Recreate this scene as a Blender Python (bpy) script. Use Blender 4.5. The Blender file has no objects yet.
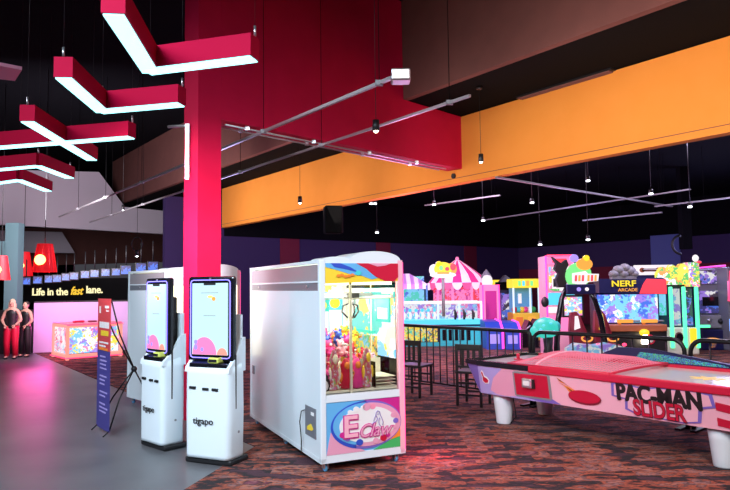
import bpy, bmesh, math, random
from mathutils import Vector, Matrix, Euler
random.seed(7)
sc = bpy.context.scene
col = sc.collection
PI = math.pi

# ------------------------------------------------------------------ camera
FPX, EYE, PITCH, ROLL = 640.0, 1.65, math.atan(42/640.0), 0.012
R0, FW, U0 = Vector((1,0,0)), Vector((0,math.cos(PITCH),math.sin(PITCH))), Vector((0,-math.sin(PITCH),math.cos(PITCH)))
RT = R0*math.cos(ROLL) - U0*math.sin(ROLL)
UP = R0*math.sin(ROLL) + U0*math.cos(ROLL)
CAM = Vector((0,0,EYE))
cd = bpy.data.cameras.new('camera'); cam = bpy.data.objects.new('camera', cd); col.objects.link(cam)
cam.matrix_world = Matrix(((RT.x,UP.x,-FW.x,0),(RT.y,UP.y,-FW.y,0),(RT.z,UP.z,-FW.z,EYE),(0,0,0,1)))
cd.sensor_width = 36; cd.lens = 36*FPX/730; cd.clip_start = .05; cd.clip_end = 200
sc.camera = cam
# survey helpers: where a sight line of the survey meets a level, a wall plane, or a distance
def ray(x, y): return FW + RT*((x-365)/FPX) - UP*((y-245)/FPX)
def atz(x, y, z=0.0): d = ray(x,y); return CAM + d*((z-EYE)/d.z)
def atd(x, y, t): d = ray(x,y); return CAM + d*(t/d.y)
_d = ray(-123,292.6); AU = Vector((_d.x,_d.y,0)).normalized(); AV = Vector((AU.y,-AU.x,0))   # the building's two directions
def atn(x, y, n): d = ray(x,y); return CAM + d*((n-AV.dot(CAM))/AV.dot(d))
def atu(x, y, n): d = ray(x,y); return CAM + d*((n-AU.dot(CAM))/AU.dot(d))
def UV(u, n, z=0.0): p = AU*u + AV*n; return Vector((p.x,p.y,z))
ANG_V = math.atan2(AV.y, AV.x)

# ------------------------------------------------------------------ materials
MATS = {}
def mat(name, color=(.8,.8,.8), rough=.5, metal=0, emit=None, es=0, coat=0, alpha=None):
    m = bpy.data.materials.new(name); m.use_nodes = True
    b = m.node_tree.nodes['Principled BSDF']
    b.inputs['Base Color'].default_value = (*color,1); b.inputs['Roughness'].default_value = rough
    b.inputs['Metallic'].default_value = metal
    if coat: b.inputs['Coat Weight'].default_value = coat
    if emit: b.inputs['Emission Color'].default_value = (*emit,1); b.inputs['Emission Strength'].default_value = es
    MATS[name] = m; return m
def noisy(name, c1, c2, scale=8, rough=.6, stretch=(1,1,1), bump=0, metal=0, detail=4):
    m = mat(name, c1, rough, metal); nt = m.node_tree; b = nt.nodes['Principled BSDF']
    tc = nt.nodes.new('ShaderNodeTexCoord'); mp = nt.nodes.new('ShaderNodeMapping'); mp.inputs['Scale'].default_value = stretch
    n = nt.nodes.new('ShaderNodeTexNoise'); n.inputs['Scale'].default_value = scale; n.inputs['Detail'].default_value = detail
    r = nt.nodes.new('ShaderNodeValToRGB'); r.color_ramp.elements[0].position=.35; r.color_ramp.elements[1].position=.65
    r.color_ramp.elements[0].color=(*c1,1); r.color_ramp.elements[1].color=(*c2,1)
    L = nt.links.new; L(tc.outputs['Object'],mp.inputs[0]); L(mp.outputs[0],n.inputs['Vector']); L(n.outputs['Fac'],r.inputs[0]); L(r.outputs[0],b.inputs['Base Color'])
    if bump:
        bp = nt.nodes.new('ShaderNodeBump'); bp.inputs['Strength'].default_value = bump; bp.inputs['Distance'].default_value=.01
        L(n.outputs['Fac'],bp.inputs['Height']); L(bp.outputs[0],b.inputs['Normal'])
    return m
def art(name, colors, scale=6, es=1.0, distort=.35, stretch=(1,1,1), rough=.3):
    """printed or backlit artwork made of swirling patches of colour"""
    m = mat(name, colors[0], rough); nt = m.node_tree; b = nt.nodes['Principled BSDF']; L = nt.links.new
    tc = nt.nodes.new('ShaderNodeTexCoord'); mp = nt.nodes.new('ShaderNodeMapping'); mp.inputs['Scale'].default_value = stretch
    n = nt.nodes.new('ShaderNodeTexNoise'); n.inputs['Scale'].default_value = scale*1.6; n.inputs['Detail'].default_value=4
    mx = nt.nodes.new('ShaderNodeMixRGB'); mx.inputs[0].default_value = distort
    vo = nt.nodes.new('ShaderNodeTexVoronoi'); vo.inputs['Scale'].default_value = scale*1.9
    sp = nt.nodes.new('ShaderNodeSeparateColor')
    r = nt.nodes.new('ShaderNodeValToRGB'); r.color_ramp.interpolation='CONSTANT'
    e = r.color_ramp.elements
    while len(e) < len(colors): e.new(.5)
    for i,c in enumerate(colors): e[i].position = i/len(colors); e[i].color = (*c,1)
    L(tc.outputs['Object'],mp.inputs[0]); L(mp.outputs[0],n.inputs['Vector']); L(mp.outputs[0],mx.inputs[1]); L(n.outputs['Color'],mx.inputs[2])
    L(mx.outputs[0],vo.inputs['Vector']); L(vo.outputs['Color'],sp.inputs[0]); L(sp.outputs[0],r.inputs[0])
    if es<.3: L(r.outputs[0],b.inputs['Base Color'])
    else: b.inputs['Base Color'].default_value=(.06,.06,.07,1)
    if es: L(r.outputs[0],b.inputs['Emission Color']); b.inputs['Emission Strength'].default_value = es
    return m
def glass(name, tint=(1,1,1), refl=.12):
    m = bpy.data.materials.new(name); m.use_nodes=True; nt=m.node_tree; nt.nodes.clear(); L=nt.links.new
    o=nt.nodes.new('ShaderNodeOutputMaterial'); t=nt.nodes.new('ShaderNodeBsdfTransparent'); g=nt.nodes.new('ShaderNodeBsdfGlossy')
    t.inputs[0].default_value=(*tint,1); g.inputs['Roughness'].default_value=.03
    fr=nt.nodes.new('ShaderNodeFresnel'); fr.inputs[0].default_value=1.35
    mx=nt.nodes.new('ShaderNodeMixShader'); L(fr.outputs[0],mx.inputs[0]); L(t.outputs[0],mx.inputs[1]); L(g.outputs[0],mx.inputs[2]); L(mx.outputs[0],o.inputs[0])
    MATS[name]=m; return m

def neon(name, c, s): return mat(name, tuple(.22*min(1,x) for x in c), .4, emit=c, es=s)
# plain surfaces
mat('black_paint',(.004,.004,.006),.9); mat('charcoal_paint',(.006,.006,.0065),.9)
noisy('orange_paint',(.78,.285,.05),(.80,.295,.055),3,.85); noisy('brown_paint',(.20,.085,.075),(.18,.078,.07),3,.85)
noisy('red_paint',(.60,.003,.05),(.64,.004,.055),3,.7); mat('pale_paint',(.62,.57,.66),.85); mat('purple_paint',(.045,.03,.10),.8)
mat('dim_red_paint',(.14,.004,.03),.8); mat('teal_paint',(.16,.30,.33),.7); mat('lilac_wall',(.62,.42,.72),.75); mat('wall_blue',(.10,.13,.42),.8)
mat('white_shell',(.72,.80,.86),.32,coat=.3); mat('cream',(.82,.80,.62),.5); mat('white',(.8,.8,.8),.5); mat('black',(.008,.008,.01),.5)
mat('black_gloss',(.006,.006,.01),.15); mat('black_metal',(.012,.012,.014),.38,metal=.4); mat('grey',(.25,.25,.27),.5); mat('silver',(.6,.6,.63),.3,metal=.9)
mat('galvanised',(.55,.53,.55),.35,metal=.7); mat('yellow',(.85,.62,.04),.45); mat('red',(.55,.006,.04),.45); mat('pink',(.85,.28,.42),.4)
mat('hot_pink',(.8,.05,.3),.4); mat('pale_pink',(.88,.44,.55),.35); mat('orange',(.85,.25,.03),.45); mat('blue',(.03,.08,.5),.4); mat('sky',(.12,.42,.75),.4)
mat('cyan',(.05,.6,.65),.4); mat('green',(.05,.45,.12),.5); mat('navy',(.01,.012,.07),.35); mat('violet',(.20,.13,.52),.4); mat('lavender',(.42,.34,.72),.4)
mat('teal_plastic',(.04,.62,.55),.4); mat('mid_pink',(.75,.33,.48),.4); mat('magenta',(.55,.02,.25),.4)
mat('maroon',(.22,.01,.03),.5); mat('skin',(.55,.32,.24),.55); mat('blond',(.55,.42,.30),.7); mat('dark_hair',(.02,.012,.01),.6)
mat('smoked',(.30,.27,.29),.25); mat('band_grey',(.16,.17,.2),.35); mat('rubber',(.03,.03,.03),.7); mat('lime',(.62,.7,.12),.45)
mat('field_white',(.75,.80,.78),.2,coat=.4); mat('net_pink',(.85,.22,.32),.35); mat('brick_orange',(.45,.13,.05),.5)
mat('crimson',(.42,.001,.035),.6); mat('ink',(.01,.008,.01),.5); mat('banner_red',(.62,.06,.07),.5); mat('banner_purple',(.06,.05,.25),.5)
glass('clear_glass',(.97,.99,1)); glass('pink_glass',(1,.75,.88)); 
for k_ in ('crimson','black_paint','charcoal_paint','brown_paint','orange_paint','purple_paint','red_paint'): MATS[k_].node_tree.nodes['Principled BSDF'].inputs['Specular IOR Level'].default_value=.06 if k_!='red_paint' else .25
# lights that are things
neon('tube_white',(.32,.95,1),2.6); neon('bulb_warm',(1,.82,.6),14); neon('bulb_white',(.9,.95,1),6); neon('neon_pink',(1,.04,.30),2.4); neon('neon_red',(1,.04,.12),2.6)
neon('neon_green',(.10,1,.42),1.7); neon('neon_cyan',(.1,.8,1),2.2); neon('neon_violet',(.22,.18,1),3.2); neon('neon_magenta',(1,.06,.55),2.0); neon('neon_yellow',(1,.8,.1),2)
neon('glow_case',(1,.93,.62),2.4); neon('glow_cool',(.7,.88,1),1.0); neon('lantern_ball',(1,.45,.12),6); mat('lantern_red',(.7,.01,.02),.6,emit=(1,.01,.02),es=.45)
neon('screen_white',(.58,.86,.92),.92); neon('screen_blue',(.25,.42,1),1.1); neon('lit_yellow',(1,.76,.03),1.0); neon('lit_pink',(1,.22,.5),1.1); neon('lit_salmon',(1,.32,.25),1.1)
neon('lit_cyan',(.1,.7,.9),1.0); neon('lit_white',(1,.93,.96),.9); neon('lit_red',(1,.05,.08),1.2); neon('lit_teal',(.05,.75,.62),.75); neon('lit_green',(.2,.85,.25),1.); neon('lit_orange',(1,.4,.06),1.)
neon('lit_violet',(.4,.3,1),1.0); neon('letter_cream',(1,.9,.5),1.1); neon('letter_gold',(1,.6,.05),1.0); neon('lit_tent_white',(1,.72,.92),1.0); neon('lit_tent_pink',(1,.10,.35),.9)
C = dict(w=(.9,.9,.9),y=(.95,.75,.05),r=(.8,.03,.05),b=(.05,.15,.7),s=(.2,.6,.9),t=(.05,.6,.5),p=(.9,.2,.5),v=(.35,.2,.8),o=(.9,.35,.05),g=(.1,.55,.1),k=(.01,.01,.02),c=(.9,.85,.6),n=(.03,.03,.2),m=(.5,.02,.25))
A = lambda s: [C[k] for k in s]
art('art_marquee',A('ysbyrp'),3.2,.7); art('art_swirl',A('vpsbwm'),5,.12); art('art_prizes',A('yotgysyk'),9,.95); art('art_screen',A('bvswbvs'),6,1.3); art('art_toy',A('rypwrg'),14,.35)
art('art_case',A('wsvywsp'),7,1.2); art('art_case_side',A('wwspwr'),8,1.1); art('art_panel',A('wpywgs'),5,1.1); art('art_tv',A('bsbbnk'),4,1.3); art('art_cartoon',A('ypgvow'),7,1.2)
art('art_gold',A('yowyg'),5,1.25); art('art_pinkwall',A('prpmr'),6,1.1); art('art_purple',A('nvbkwk'),5,.8); art('art_ship',A('wsvwvs'),5,.6); art('art_backdrop',A('stsbst'),4,1.0)
art('art_figure',A('wsvpw'),6,.9); art('art_dark_toys',A('kbrvnk'),14,.15); art('art_ghost',A('wwvw'),8,.7); art('art_crest',A('nonro'),10,.3); art('art_inside',A('wcystc'),3.5,1.3)
art('art_greenlabel',A('ngnbt'),22,.12)

def carpet_mat():
    m = mat('carpet',(.1,.03,.03),.95); nt=m.node_tree; b=nt.nodes['Principled BSDF']; L=nt.links.new
    tc=nt.nodes.new('ShaderNodeTexCoord'); rot=nt.nodes.new('ShaderNodeMapping'); rot.inputs['Rotation'].default_value=(0,0,-ANG_V+math.radians(38))
    sc_=nt.nodes.new('ShaderNodeMapping'); sc_.inputs['Scale'].default_value=(1.0,2.5,1)
    n1=nt.nodes.new('ShaderNodeTexNoise'); n1.inputs['Scale'].default_value=2.2; n1.inputs['Detail'].default_value=5; n1.inputs['Roughness'].default_value=.62
    bk=nt.nodes.new('ShaderNodeTexBrick'); bk.inputs['Scale'].default_value=1.6; bk.inputs['Mortar Size'].default_value=0
    bk.inputs['Color1'].default_value=(0,0,0,1); bk.inputs['Color2'].default_value=(1,1,1,1); bk.inputs['Brick Width'].default_value=.6; bk.inputs['Row Height'].default_value=.22
    ad=nt.nodes.new('ShaderNodeMath'); ad.operation='MULTIPLY_ADD'; ad.inputs[1].default_value=.14
    r=nt.nodes.new('ShaderNodeValToRGB'); r.color_ramp.interpolation='LINEAR'; e=r.color_ramp.elements
    cs=[(.0,(.006,.005,.008)),(.38,(.06,.02,.035)),(.41,(.008,.006,.009)),(.465,(.012,.008,.010)),(.485,(.15,.03,.022)),(.53,(.36,.085,.04)),(.55,(.03,.018,.025)),(.575,(.20,.10,.10)),(.60,(.26,.12,.11)),(.615,(.45,.13,.06)),(.65,(.015,.008,.012)),(.70,(.16,.03,.06)),(.75,(.28,.14,.13))]
    while len(e)<len(cs): e.new(.5)
    for i,(p,c) in enumerate(cs): e[i].position=p; e[i].color=(*c,1)
    L(tc.outputs['Object'],rot.inputs[0]); L(rot.outputs[0],sc_.inputs[0]); L(sc_.outputs[0],n1.inputs['Vector']); L(rot.outputs[0],bk.inputs['Vector'])
    L(bk.outputs['Color'],ad.inputs[0]); 
    s2=nt.nodes.new('ShaderNodeMath'); s2.operation='SUBTRACT'; s2.inputs[1].default_value=.07
    L(n1.outputs['Fac'],ad.inputs[2]); L(ad.outputs[0],s2.inputs[0]); L(s2.outputs[0],r.inputs[0]); L(r.outputs[0],b.inputs['Base Color'])
    n2=nt.nodes.new('ShaderNodeTexNoise'); n2.inputs['Scale'].default_value=180; bp=nt.nodes.new('ShaderNodeBump'); bp.inputs['Strength'].default_value=.4; bp.inputs['Distance'].default_value=.005
    L(tc.outputs['Object'],n2.inputs['Vector']); L(n2.outputs['Fac'],bp.inputs['Height']); L(bp.outputs[0],b.inputs['Normal'])
carpet_mat()
def concrete_mat():
    m = noisy('concrete',(.085,.088,.10),(.125,.125,.135),1.1,.33,bump=.05,detail=7); nt=m.node_tree; b=nt.nodes['Principled BSDF']; L=nt.links.new
    n=nt.nodes.new('ShaderNodeTexNoise'); n.inputs['Scale'].default_value=2.5; n.inputs['Detail'].default_value=6
    mr=nt.nodes.new('ShaderNodeMapRange'); mr.inputs['To Min'].default_value=.30; mr.inputs['To Max'].default_value=.48
    L(n.outputs['Fac'],mr.inputs['Value']); L(mr.outputs[0],b.inputs['Roughness'])
concrete_mat()
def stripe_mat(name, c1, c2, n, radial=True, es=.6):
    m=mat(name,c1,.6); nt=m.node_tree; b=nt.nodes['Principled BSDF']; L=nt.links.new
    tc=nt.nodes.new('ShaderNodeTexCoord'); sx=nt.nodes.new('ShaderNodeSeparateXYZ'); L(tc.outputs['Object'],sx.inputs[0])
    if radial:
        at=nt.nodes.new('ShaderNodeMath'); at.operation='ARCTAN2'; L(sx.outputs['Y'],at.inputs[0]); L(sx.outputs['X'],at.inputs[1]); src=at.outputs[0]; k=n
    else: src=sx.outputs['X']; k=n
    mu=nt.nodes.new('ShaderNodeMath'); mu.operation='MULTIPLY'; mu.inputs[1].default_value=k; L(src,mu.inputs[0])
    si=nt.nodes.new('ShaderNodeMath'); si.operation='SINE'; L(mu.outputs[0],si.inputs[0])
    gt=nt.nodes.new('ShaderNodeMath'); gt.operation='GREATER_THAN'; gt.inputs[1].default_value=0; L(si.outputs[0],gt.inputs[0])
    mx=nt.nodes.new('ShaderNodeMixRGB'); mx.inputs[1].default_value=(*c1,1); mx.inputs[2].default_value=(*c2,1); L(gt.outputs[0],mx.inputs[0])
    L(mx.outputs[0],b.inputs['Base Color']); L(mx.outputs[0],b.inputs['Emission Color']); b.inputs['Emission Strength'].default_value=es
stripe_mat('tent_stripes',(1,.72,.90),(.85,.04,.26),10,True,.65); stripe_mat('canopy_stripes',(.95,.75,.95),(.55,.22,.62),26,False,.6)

# ------------------------------------------------------------------ mesh builder
class MB:
    def __init__(s): s.bm=bmesh.new(); s.ms=[]; s.M=Matrix()
    def mi(s,m):
        if m not in s.ms: s.ms.append(m)
        return s.ms.index(m)
    def _fin(s,verts,m,smooth=False,xf=None):
        fs=set()
        for v in verts:
            v.co = (s.M @ xf @ v.co) if xf is not None else (s.M @ v.co)
            for f in v.link_faces: fs.add(f)
        i=s.mi(m)
        for f in fs: f.material_index=i; f.smooth=smooth
        return s
    def box(s,x0,x1,y0,y1,z0,z1,m='white',bev=0,seg=2,xf=None):
        r=bmesh.ops.create_cube(s.bm,size=1); vs=r['verts']
        for v in vs: v.co=Vector(((x0+x1)/2+v.co.x*(x1-x0),(y0+y1)/2+v.co.y*(y1-y0),(z0+z1)/2+v.co.z*(z1-z0)))
        if bev:
            es=list({e for v in vs for e in v.link_edges})
            b=bmesh.ops.bevel(s.bm,geom=es,offset=min(bev,.49*min(abs(x1-x0),abs(y1-y0),abs(z1-z0))),segments=seg,affect='EDGES',profile=.5)
            vs=list({v for f in b['faces'] for v in f.verts}|{v for v in vs if v.is_valid})
            # include the remaining flat faces' vertices
            st=set(vs); grow=True
            for v in list(st):
                for f in v.link_faces:
                    for w in f.verts: st.add(w)
            vs=list(st)
        return s._fin(vs,m,False,xf)
    def cyl(s,p0,p1,r0,r1=None,m='white',n=12,smooth=True):
        p0,p1=Vector(p0),Vector(p1); r1=r0 if r1 is None else r1; d=p1-p0
        if d.length<1e-6: return s
        r=bmesh.ops.create_cone(s.bm,cap_ends=True,segments=n,radius1=r0,radius2=max(r1,1e-4),depth=d.length)
        xf=Matrix.Translation((p0+p1)/2) @ d.to_track_quat('Z','Y').to_matrix().to_4x4()
        s._fin(r['verts'],m,False,xf)
        if smooth:
            for v in r['verts']:
                for f in v.link_faces:
                    if len(f.verts)==4: f.smooth=True
        return s
    def tube(s,pts,rad,m='white',n=8,close=False):
        P=[Vector(p) for p in pts]; rings=[]; N=len(P); up=None
        for i,p in enumerate(P):
            a=P[i-1] if (i>0 or close) else p; b=P[(i+1)%N] if (i<N-1 or close) else p
            t=(b-a).normalized() if (b-a).length>1e-9 else Vector((0,0,1))
            if up is None: up=Vector((0,0,1)) if abs(t.z)<.9 else Vector((1,0,0))
            x=t.cross(up)
            if x.length<1e-4: x=t.cross(Vector((1,.1,0)))
            x.normalize(); y=x.cross(t).normalized(); up=y
            rr=rad[i] if isinstance(rad,(list,tuple)) else rad
            rings.append([s.bm.verts.new(p+(x*math.cos(2*PI*k/n)+y*math.sin(2*PI*k/n))*rr) for k in range(n)])
        for i in range(N if close else N-1):
            A_,B_=rings[i],rings[(i+1)%N]
            for k in range(n): s.bm.faces.new((A_[k],A_[(k+1)%n],B_[(k+1)%n],B_[k]))
        if not close: s.bm.faces.new(rings[0][::-1]); s.bm.faces.new(rings[-1])
        return s._fin([v for r in rings for v in r],m,True)
    def ball(s,c,r,m='white',n=14,xf=None):
        if not isinstance(r,(tuple,list)): r=(r,r,r)
        q=bmesh.ops.create_uvsphere(s.bm,u_segments=n,v_segments=max(6,n*2//3),radius=1)
        M=Matrix.Translation(Vector(c)) @ Matrix.Diagonal((*r,1))
        return s._fin(q['verts'],m,True,M if xf is None else xf@M)
    def prism(s,pts,ext,m='white',smooth=False):
        """polygon of 3-D points pushed along a vector"""
        P=[Vector(p) for p in pts]; e=Vector(ext)
        a=[s.bm.verts.new(p) for p in P]; b=[s.bm.verts.new(p+e) for p in P]; n=len(P)
        s.bm.faces.new(a); s.bm.faces.new(b[::-1])
        for i in range(n): s.bm.faces.new((a[i],b[i],b[(i+1)%n],a[(i+1)%n]))
        s._fin(a+b,m); return s
    def fr(s,pts,y,t,m='white'):            # (x,z) outline facing the front
        return s.prism([(x,y,z) for x,z in pts],(0,t,0),m)
    def disc(s,cx,cz,rx,rz,y,t,m,n=28,a0=0,a1=2*PI):
        full=abs(a1-a0-2*PI)<1e-6
        pts=[(cx+rx*math.cos(a0+(a1-a0)*i/n),cz+rz*math.sin(a0+(a1-a0)*i/n)) for i in range(n+(0 if full else 1))]
        return s.fr(pts,y,t,m)
    def lathe(s,prof,m='white',n=24,c=(0,0,0),smooth=True,wave=None):
        rings=[]
        for j,(r,z) in enumerate(prof):
            ring=[]
            for k in range(n):
                a=2*PI*k/n; dz=wave(j,a) if wave else 0
                ring.append(s.bm.verts.new((c[0]+r*math.cos(a),c[1]+r*math.sin(a),c[2]+z+dz)))
            rings.append(ring)
        for A_,B_ in zip(rings,rings[1:]):
            for k in range(n): s.bm.faces.new((A_[k],A_[(k+1)%n],B_[(k+1)%n],B_[k]))
        if prof[0][0]>1e-3: s.bm.faces.new(rings[0][::-1])
        if prof[-1][0]>1e-3: s.bm.faces.new(rings[-1])
        return s._fin([v for r in rings for v in r],m,smooth)
    def text(s,txt,size,loc,m='ink',depth=.004,shear=0,bold=0,rz=0,align='CENTER',sx=1.0,mtx=None):
        cu=bpy.data.curves.new('t','FONT'); cu.body=txt; cu.size=size; cu.extrude=depth; cu.shear=shear; cu.offset=bold; cu.align_x=align; cu.align_y='CENTER'; cu.resolution_u=3
        o=bpy.data.objects.new('t',cu); me=bpy.data.meshes.new_from_object(o)
        M=(mtx if mtx is not None else Matrix.Translation(Vector(loc)) @ Matrix.Rotation(rz,4,'Z') @ Matrix.Rotation(PI/2,4,'X')) @ Matrix.Diagonal((sx,1,1,1))
        n0=len(s.bm.verts); s.bm.from_mesh(me); s.bm.verts.ensure_lookup_table(); vs=s.bm.verts[n0:]
        s._fin(vs,m,False,M); bpy.data.objects.remove(o); bpy.data.curves.remove(cu); bpy.data.meshes.remove(me); return s
    def build(s,name,parent=None,loc=None,rz=0,fixn=True):
        if fixn: bmesh.ops.recalc_face_normals(s.bm,faces=s.bm.faces[:])
        me=bpy.data.meshes.new(name); s.bm.to_mesh(me); s.bm.free()
        for m in s.ms: me.materials.append(MATS[m])
        o=bpy.data.objects.new(name,me); col.objects.link(o)
        if parent is not None: o.parent=parent
        if loc is not None: o.location=loc; o.rotation_euler=(0,0,rz)
        return o
def tag(o,label,cat,group=None):
    o['label']=label; o['category']=cat
    if group: o['group']=group
    return o
def thing(name,label,cat,loc,rz=0,group=None):
    o=bpy.data.objects.new(name,None); col.objects.link(o); o.location=loc; o.rotation_euler=(0,0,rz); o.empty_display_size=.1
    return tag(o,label,cat,group)
def struct(name,mb): o=mb.build(name); o['kind']='structure'; return o
def copy_tree(o,parent=None):
    c=o.copy(); col.objects.link(c)
    if parent is not None: c.parent=parent
    for ch in [k for k in bpy.data.objects if k.parent==o]: copy_tree(ch,c)
    return c
def slab(p,ext,m): return MB().prism(p,ext,m)

# ------------------------------------------------------------------ the room
ZC=6.6
N_OR=AV.dot(atz(730,132,3.6)); N_BR=AV.dot(atz(665,0,4.9)); U_A=19.1; N_B=23.4; ZD=4.86; ZO=3.6
struct('floor',MB().prism([(-34,-6,0),(25,-6,0),(25,46,0),(-34,46,0)],(0,0,-.2),'concrete'))
k0=atz(46,358); k1=atz(255,447); k2=atz(185,490); d1=(k0-k1).normalized(); d2=(k2-k1).normalized()
far=k1+d1*16.5; near=k1+d2*5
struct('trim_1',MB().prism([(k1.x,k1.y,0),(near.x,near.y,0),(20,near.y,0),(24,30,0),(far.x,30,0),(far.x,far.y,0)],(0,0,.008),'carpet')).name='floor_carpet'
struct('ceiling',MB().prism([(-34,-6,ZC),(25,-6,ZC),(25,46,ZC),(-34,46,ZC)],(0,0,.2),'black_paint'))
# brown bulkhead between the tall lobby and the dropped black ceiling
def along(n,ua,ub,z0,z1,t,m): return MB().prism([UV(ua,n,z0),UV(ub,n,z0),UV(ub,n,z1),UV(ua,n,z1)],AV*t,m)
struct('trim_1',along(N_BR,-8,25.4,ZD,ZC,.12,'brown_paint'))
struct('trim_2',along(N_OR,-8,19.05,ZO,ZD,.18,'orange_paint'))
mb=MB(); mb.prism([UV(-8,N_OR-.004,ZO+.1),UV(19.05,N_OR-.004,ZO+.1),UV(19.05,N_OR-.004,ZO+.11),UV(-8,N_OR-.004,ZO+.11)],AV*.004,'brown_paint'); struct('trim_3',mb)
mb=MB(); mb.prism([UV(-8,N_BR+.12,ZD+.02),UV(24,N_BR+.12,ZD+.02),UV(24,N_OR+.1,ZD+.02),UV(-8,N_OR+.1,ZD+.02)],(0,0,.1),'charcoal_paint'); struct('ceiling_dropped',mb)
mb=MB(); mb.prism([UV(-8,N_OR+.18,ZD-.1),UV(30,N_OR+.18,ZD-.1),UV(30,N_B+1,ZD-.1),UV(-8,N_B+1,ZD-.1)],(0,0,.1),'black_paint'); struct('ceiling_arcade',mb)
# arcade walls: coloured up to about 3 m, black above
ZW=3.34; nA=N_OR+.2
def wallA(n0,n1,z0,z1,m,push=0): return MB().prism([UV(U_A-push,n0,z0),UV(U_A-push,n1,z0),UV(U_A-push,n1,z1),UV(U_A-push,n0,z1)],AU*(.2+push),m)
nL=AV.dot(atu(165,250,U_A))
struct('wall_back',wallA(nL,N_B,0,ZW,'purple_paint')); struct('wall_back_upper',wallA(AV.dot(atu(224,220,U_A)),N_B,ZW,ZD,'black_paint'))
mb=MB()
struct('trim_4',wallA(nL,AV.dot(atu(224,220,U_A)),ZW,4.5,'purple_paint'))
for i,(a,b) in enumerate(((280,299),(376,390),(464,476))):
    struct('trim_%d'%(5+i),wallA(AV.dot(atu(a,250,U_A)),AV.dot(atu(b,250,U_A)),0,ZW,'dim_red_paint',.03))
def wallB(u0,u1,z0,z1,m,push=0): return MB().prism([UV(u0,N_B-push,z0),UV(u1,N_B-push,z0),UV(u1,N_B-push,z1),UV(u0,N_B-push,z1)],AV*(.2+push),m)
struct('wall_right',wallB(-8,U_A+.2,2.35,ZW,'purple_paint')); struct('wall_right_upper',wallB(-8,U_A+.2,ZW,ZD,'black_paint')); struct('wall_right_lower',wallB(-8,U_A+.2,0,2.35,'dim_red_paint'))
ub0,ub1=AU.dot(atn(680,240,N_B)),AU.dot(atn(651,240,N_B))
struct('trim_8',wallB(ub0,ub1,2.3,ZW+.12,'wall_blue',.05))
pc=atd(686,250,17)
struct('trim_9',MB().box(pc.x-.12,pc.x+.12,pc.y-.12,pc.y+.12,2.55,ZD-.1,'black_paint'))
# red column and the red beam that runs from it to the orange bulkhead
cc=Vector((-2.1,8.0,0)); be=atn(462,165,N_OR); bd=Vector((be.x-cc.x,be.y-cc.y,0)); BL=bd.length; bd.normalize(); bp_=Vector((-bd.y,bd.x,0)); ZB=3.86
struct('trim_10',MB().prism([cc,cc+bd*.34,cc+bd*.34+bp_*.34,cc+bp_*.34],(0,0,ZC-.01),'red_paint'))
tB=(N_BR-AV.dot(cc))/AV.dot(bd)
def q(t,z): r=cc+bd*t; return (r.x,r.y,z)
mb=MB(); mb.prism([q(.341,ZB),q(BL,ZB),q(BL,ZD),q(tB,ZD),q(tB-.02,ZC-.01),q(.341,ZC-.01)],bp_*.34,'red_paint'); struct('trim_11',mb)
# pale bulkheads over the lobby's far end
def vplane(pts,anchor,dist,m,t=.25,name='trim_12'):
    uu=AU.dot(atd(*anchor,dist)); mb=MB(); mb.prism([atu(x,y,uu) for x,y in pts],AU*t,m); return struct(name,mb)
vplane([(-60,168),(99,172),(125,207),(166,211),(166,234),(-60,221)],(125,207),23.2,'pale_paint',name='trim_12')
vplane([(-60,229),(62,232),(75,253),(-60,252)],(40,240),27,'pale_paint',name='trim_13')
vplane([(-60,226),(166,231),(166,262),(-60,268)],(40,240),29,'brown_paint',name='trim_14')
struct('wall_left_end',MB().prism([UV(36,-16,0),UV(36,8.2,0),UV(36,8.2,ZC),UV(36,-16,ZC)],AU*.2,'black_paint'))
# teal post with a cross arm
tp=atz(12,352); k=tp.y/FPX
mb=MB(); mb.box(tp.x-6.5*k,tp.x+6.5*k,tp.y-.15,tp.y+.15,0,1.65+68*k,'teal_paint'); mb.box(tp.x-60*k,tp.x-6.4*k,tp.y-.1,tp.y+.1,1.65+30*k,1.65+50*k,'teal_paint'); struct('trim_15',mb)
# low lilac partition behind the glowing case
a=atz(33,353); b=atz(160,349); e=(b-a); e.z=0; pn=Vector((-e.y,e.x,0)).normalized()
mb=MB(); mb.prism([a,b,b+Vector((0,0,1.33)),a+Vector((0,0,1.33))],pn*.2,'lilac_wall'); mb.prism([a+Vector((0,0,1.33)),b+Vector((0,0,1.33)),b+Vector((0,0,1.37)),a+Vector((0,0,1.37))],pn*.22,'black'); struct('wall_low',mb)
g=a-e.normalized()*3.2; MBx=MB(); MBx.prism([g,a-e.normalized()*.02,a-e.normalized()*.02+Vector((0,0,1.15)),g+Vector((0,0,1.15))],pn*.2,'black'); struct('wall_added_dark',MBx)  # black block added to keep the space behind the people dark

# ------------------------------------------------------------------ lobby end: sign, screens, lanterns
mb=MB(); sa=atd(20,303,19.5); sb=atd(168,297,19.0); sv=(sb-sa); W=math.hypot(sv.x,sv.y); srz=math.atan2(sv.y,sv.x)
sign=thing('wall_sign','long sign band lettered Life in the fast lane above the lilac partition','sign',(sa.x,sa.y,sa.z),srz)
zt=.72
mb.box(0,W,0,.1,0,zt,'charcoal_paint'); mb.build('board',sign)
mb=MB(); kk=19.3/FPX
mb.text('Life in the',.31,(32*kk,-.012,.32),'letter_cream',.01,bold=.006,sx=.93); mb.build('lettering',sign)
mb=MB(); mb.text('fast',.34,(60*kk,-.012,.34),'letter_gold',.01,shear=.35,bold=.006,sx=.8); mb.build('lettering',sign)['label']='slanted gold word'
mb=MB(); mb.text('lane.',.31,(79*kk,-.012,.37),'letter_cream',.01,bold=.006,sx=.93); mb.build('lettering',sign)
tvs=[(26,281),(37.5,280),(49,279),(57,278.5),(66,277),(74,276),(85,274.5),(94.5,273.5),(105.5,272.5),(116,272),(126,270),(141,267.5),(153,266)]
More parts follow.
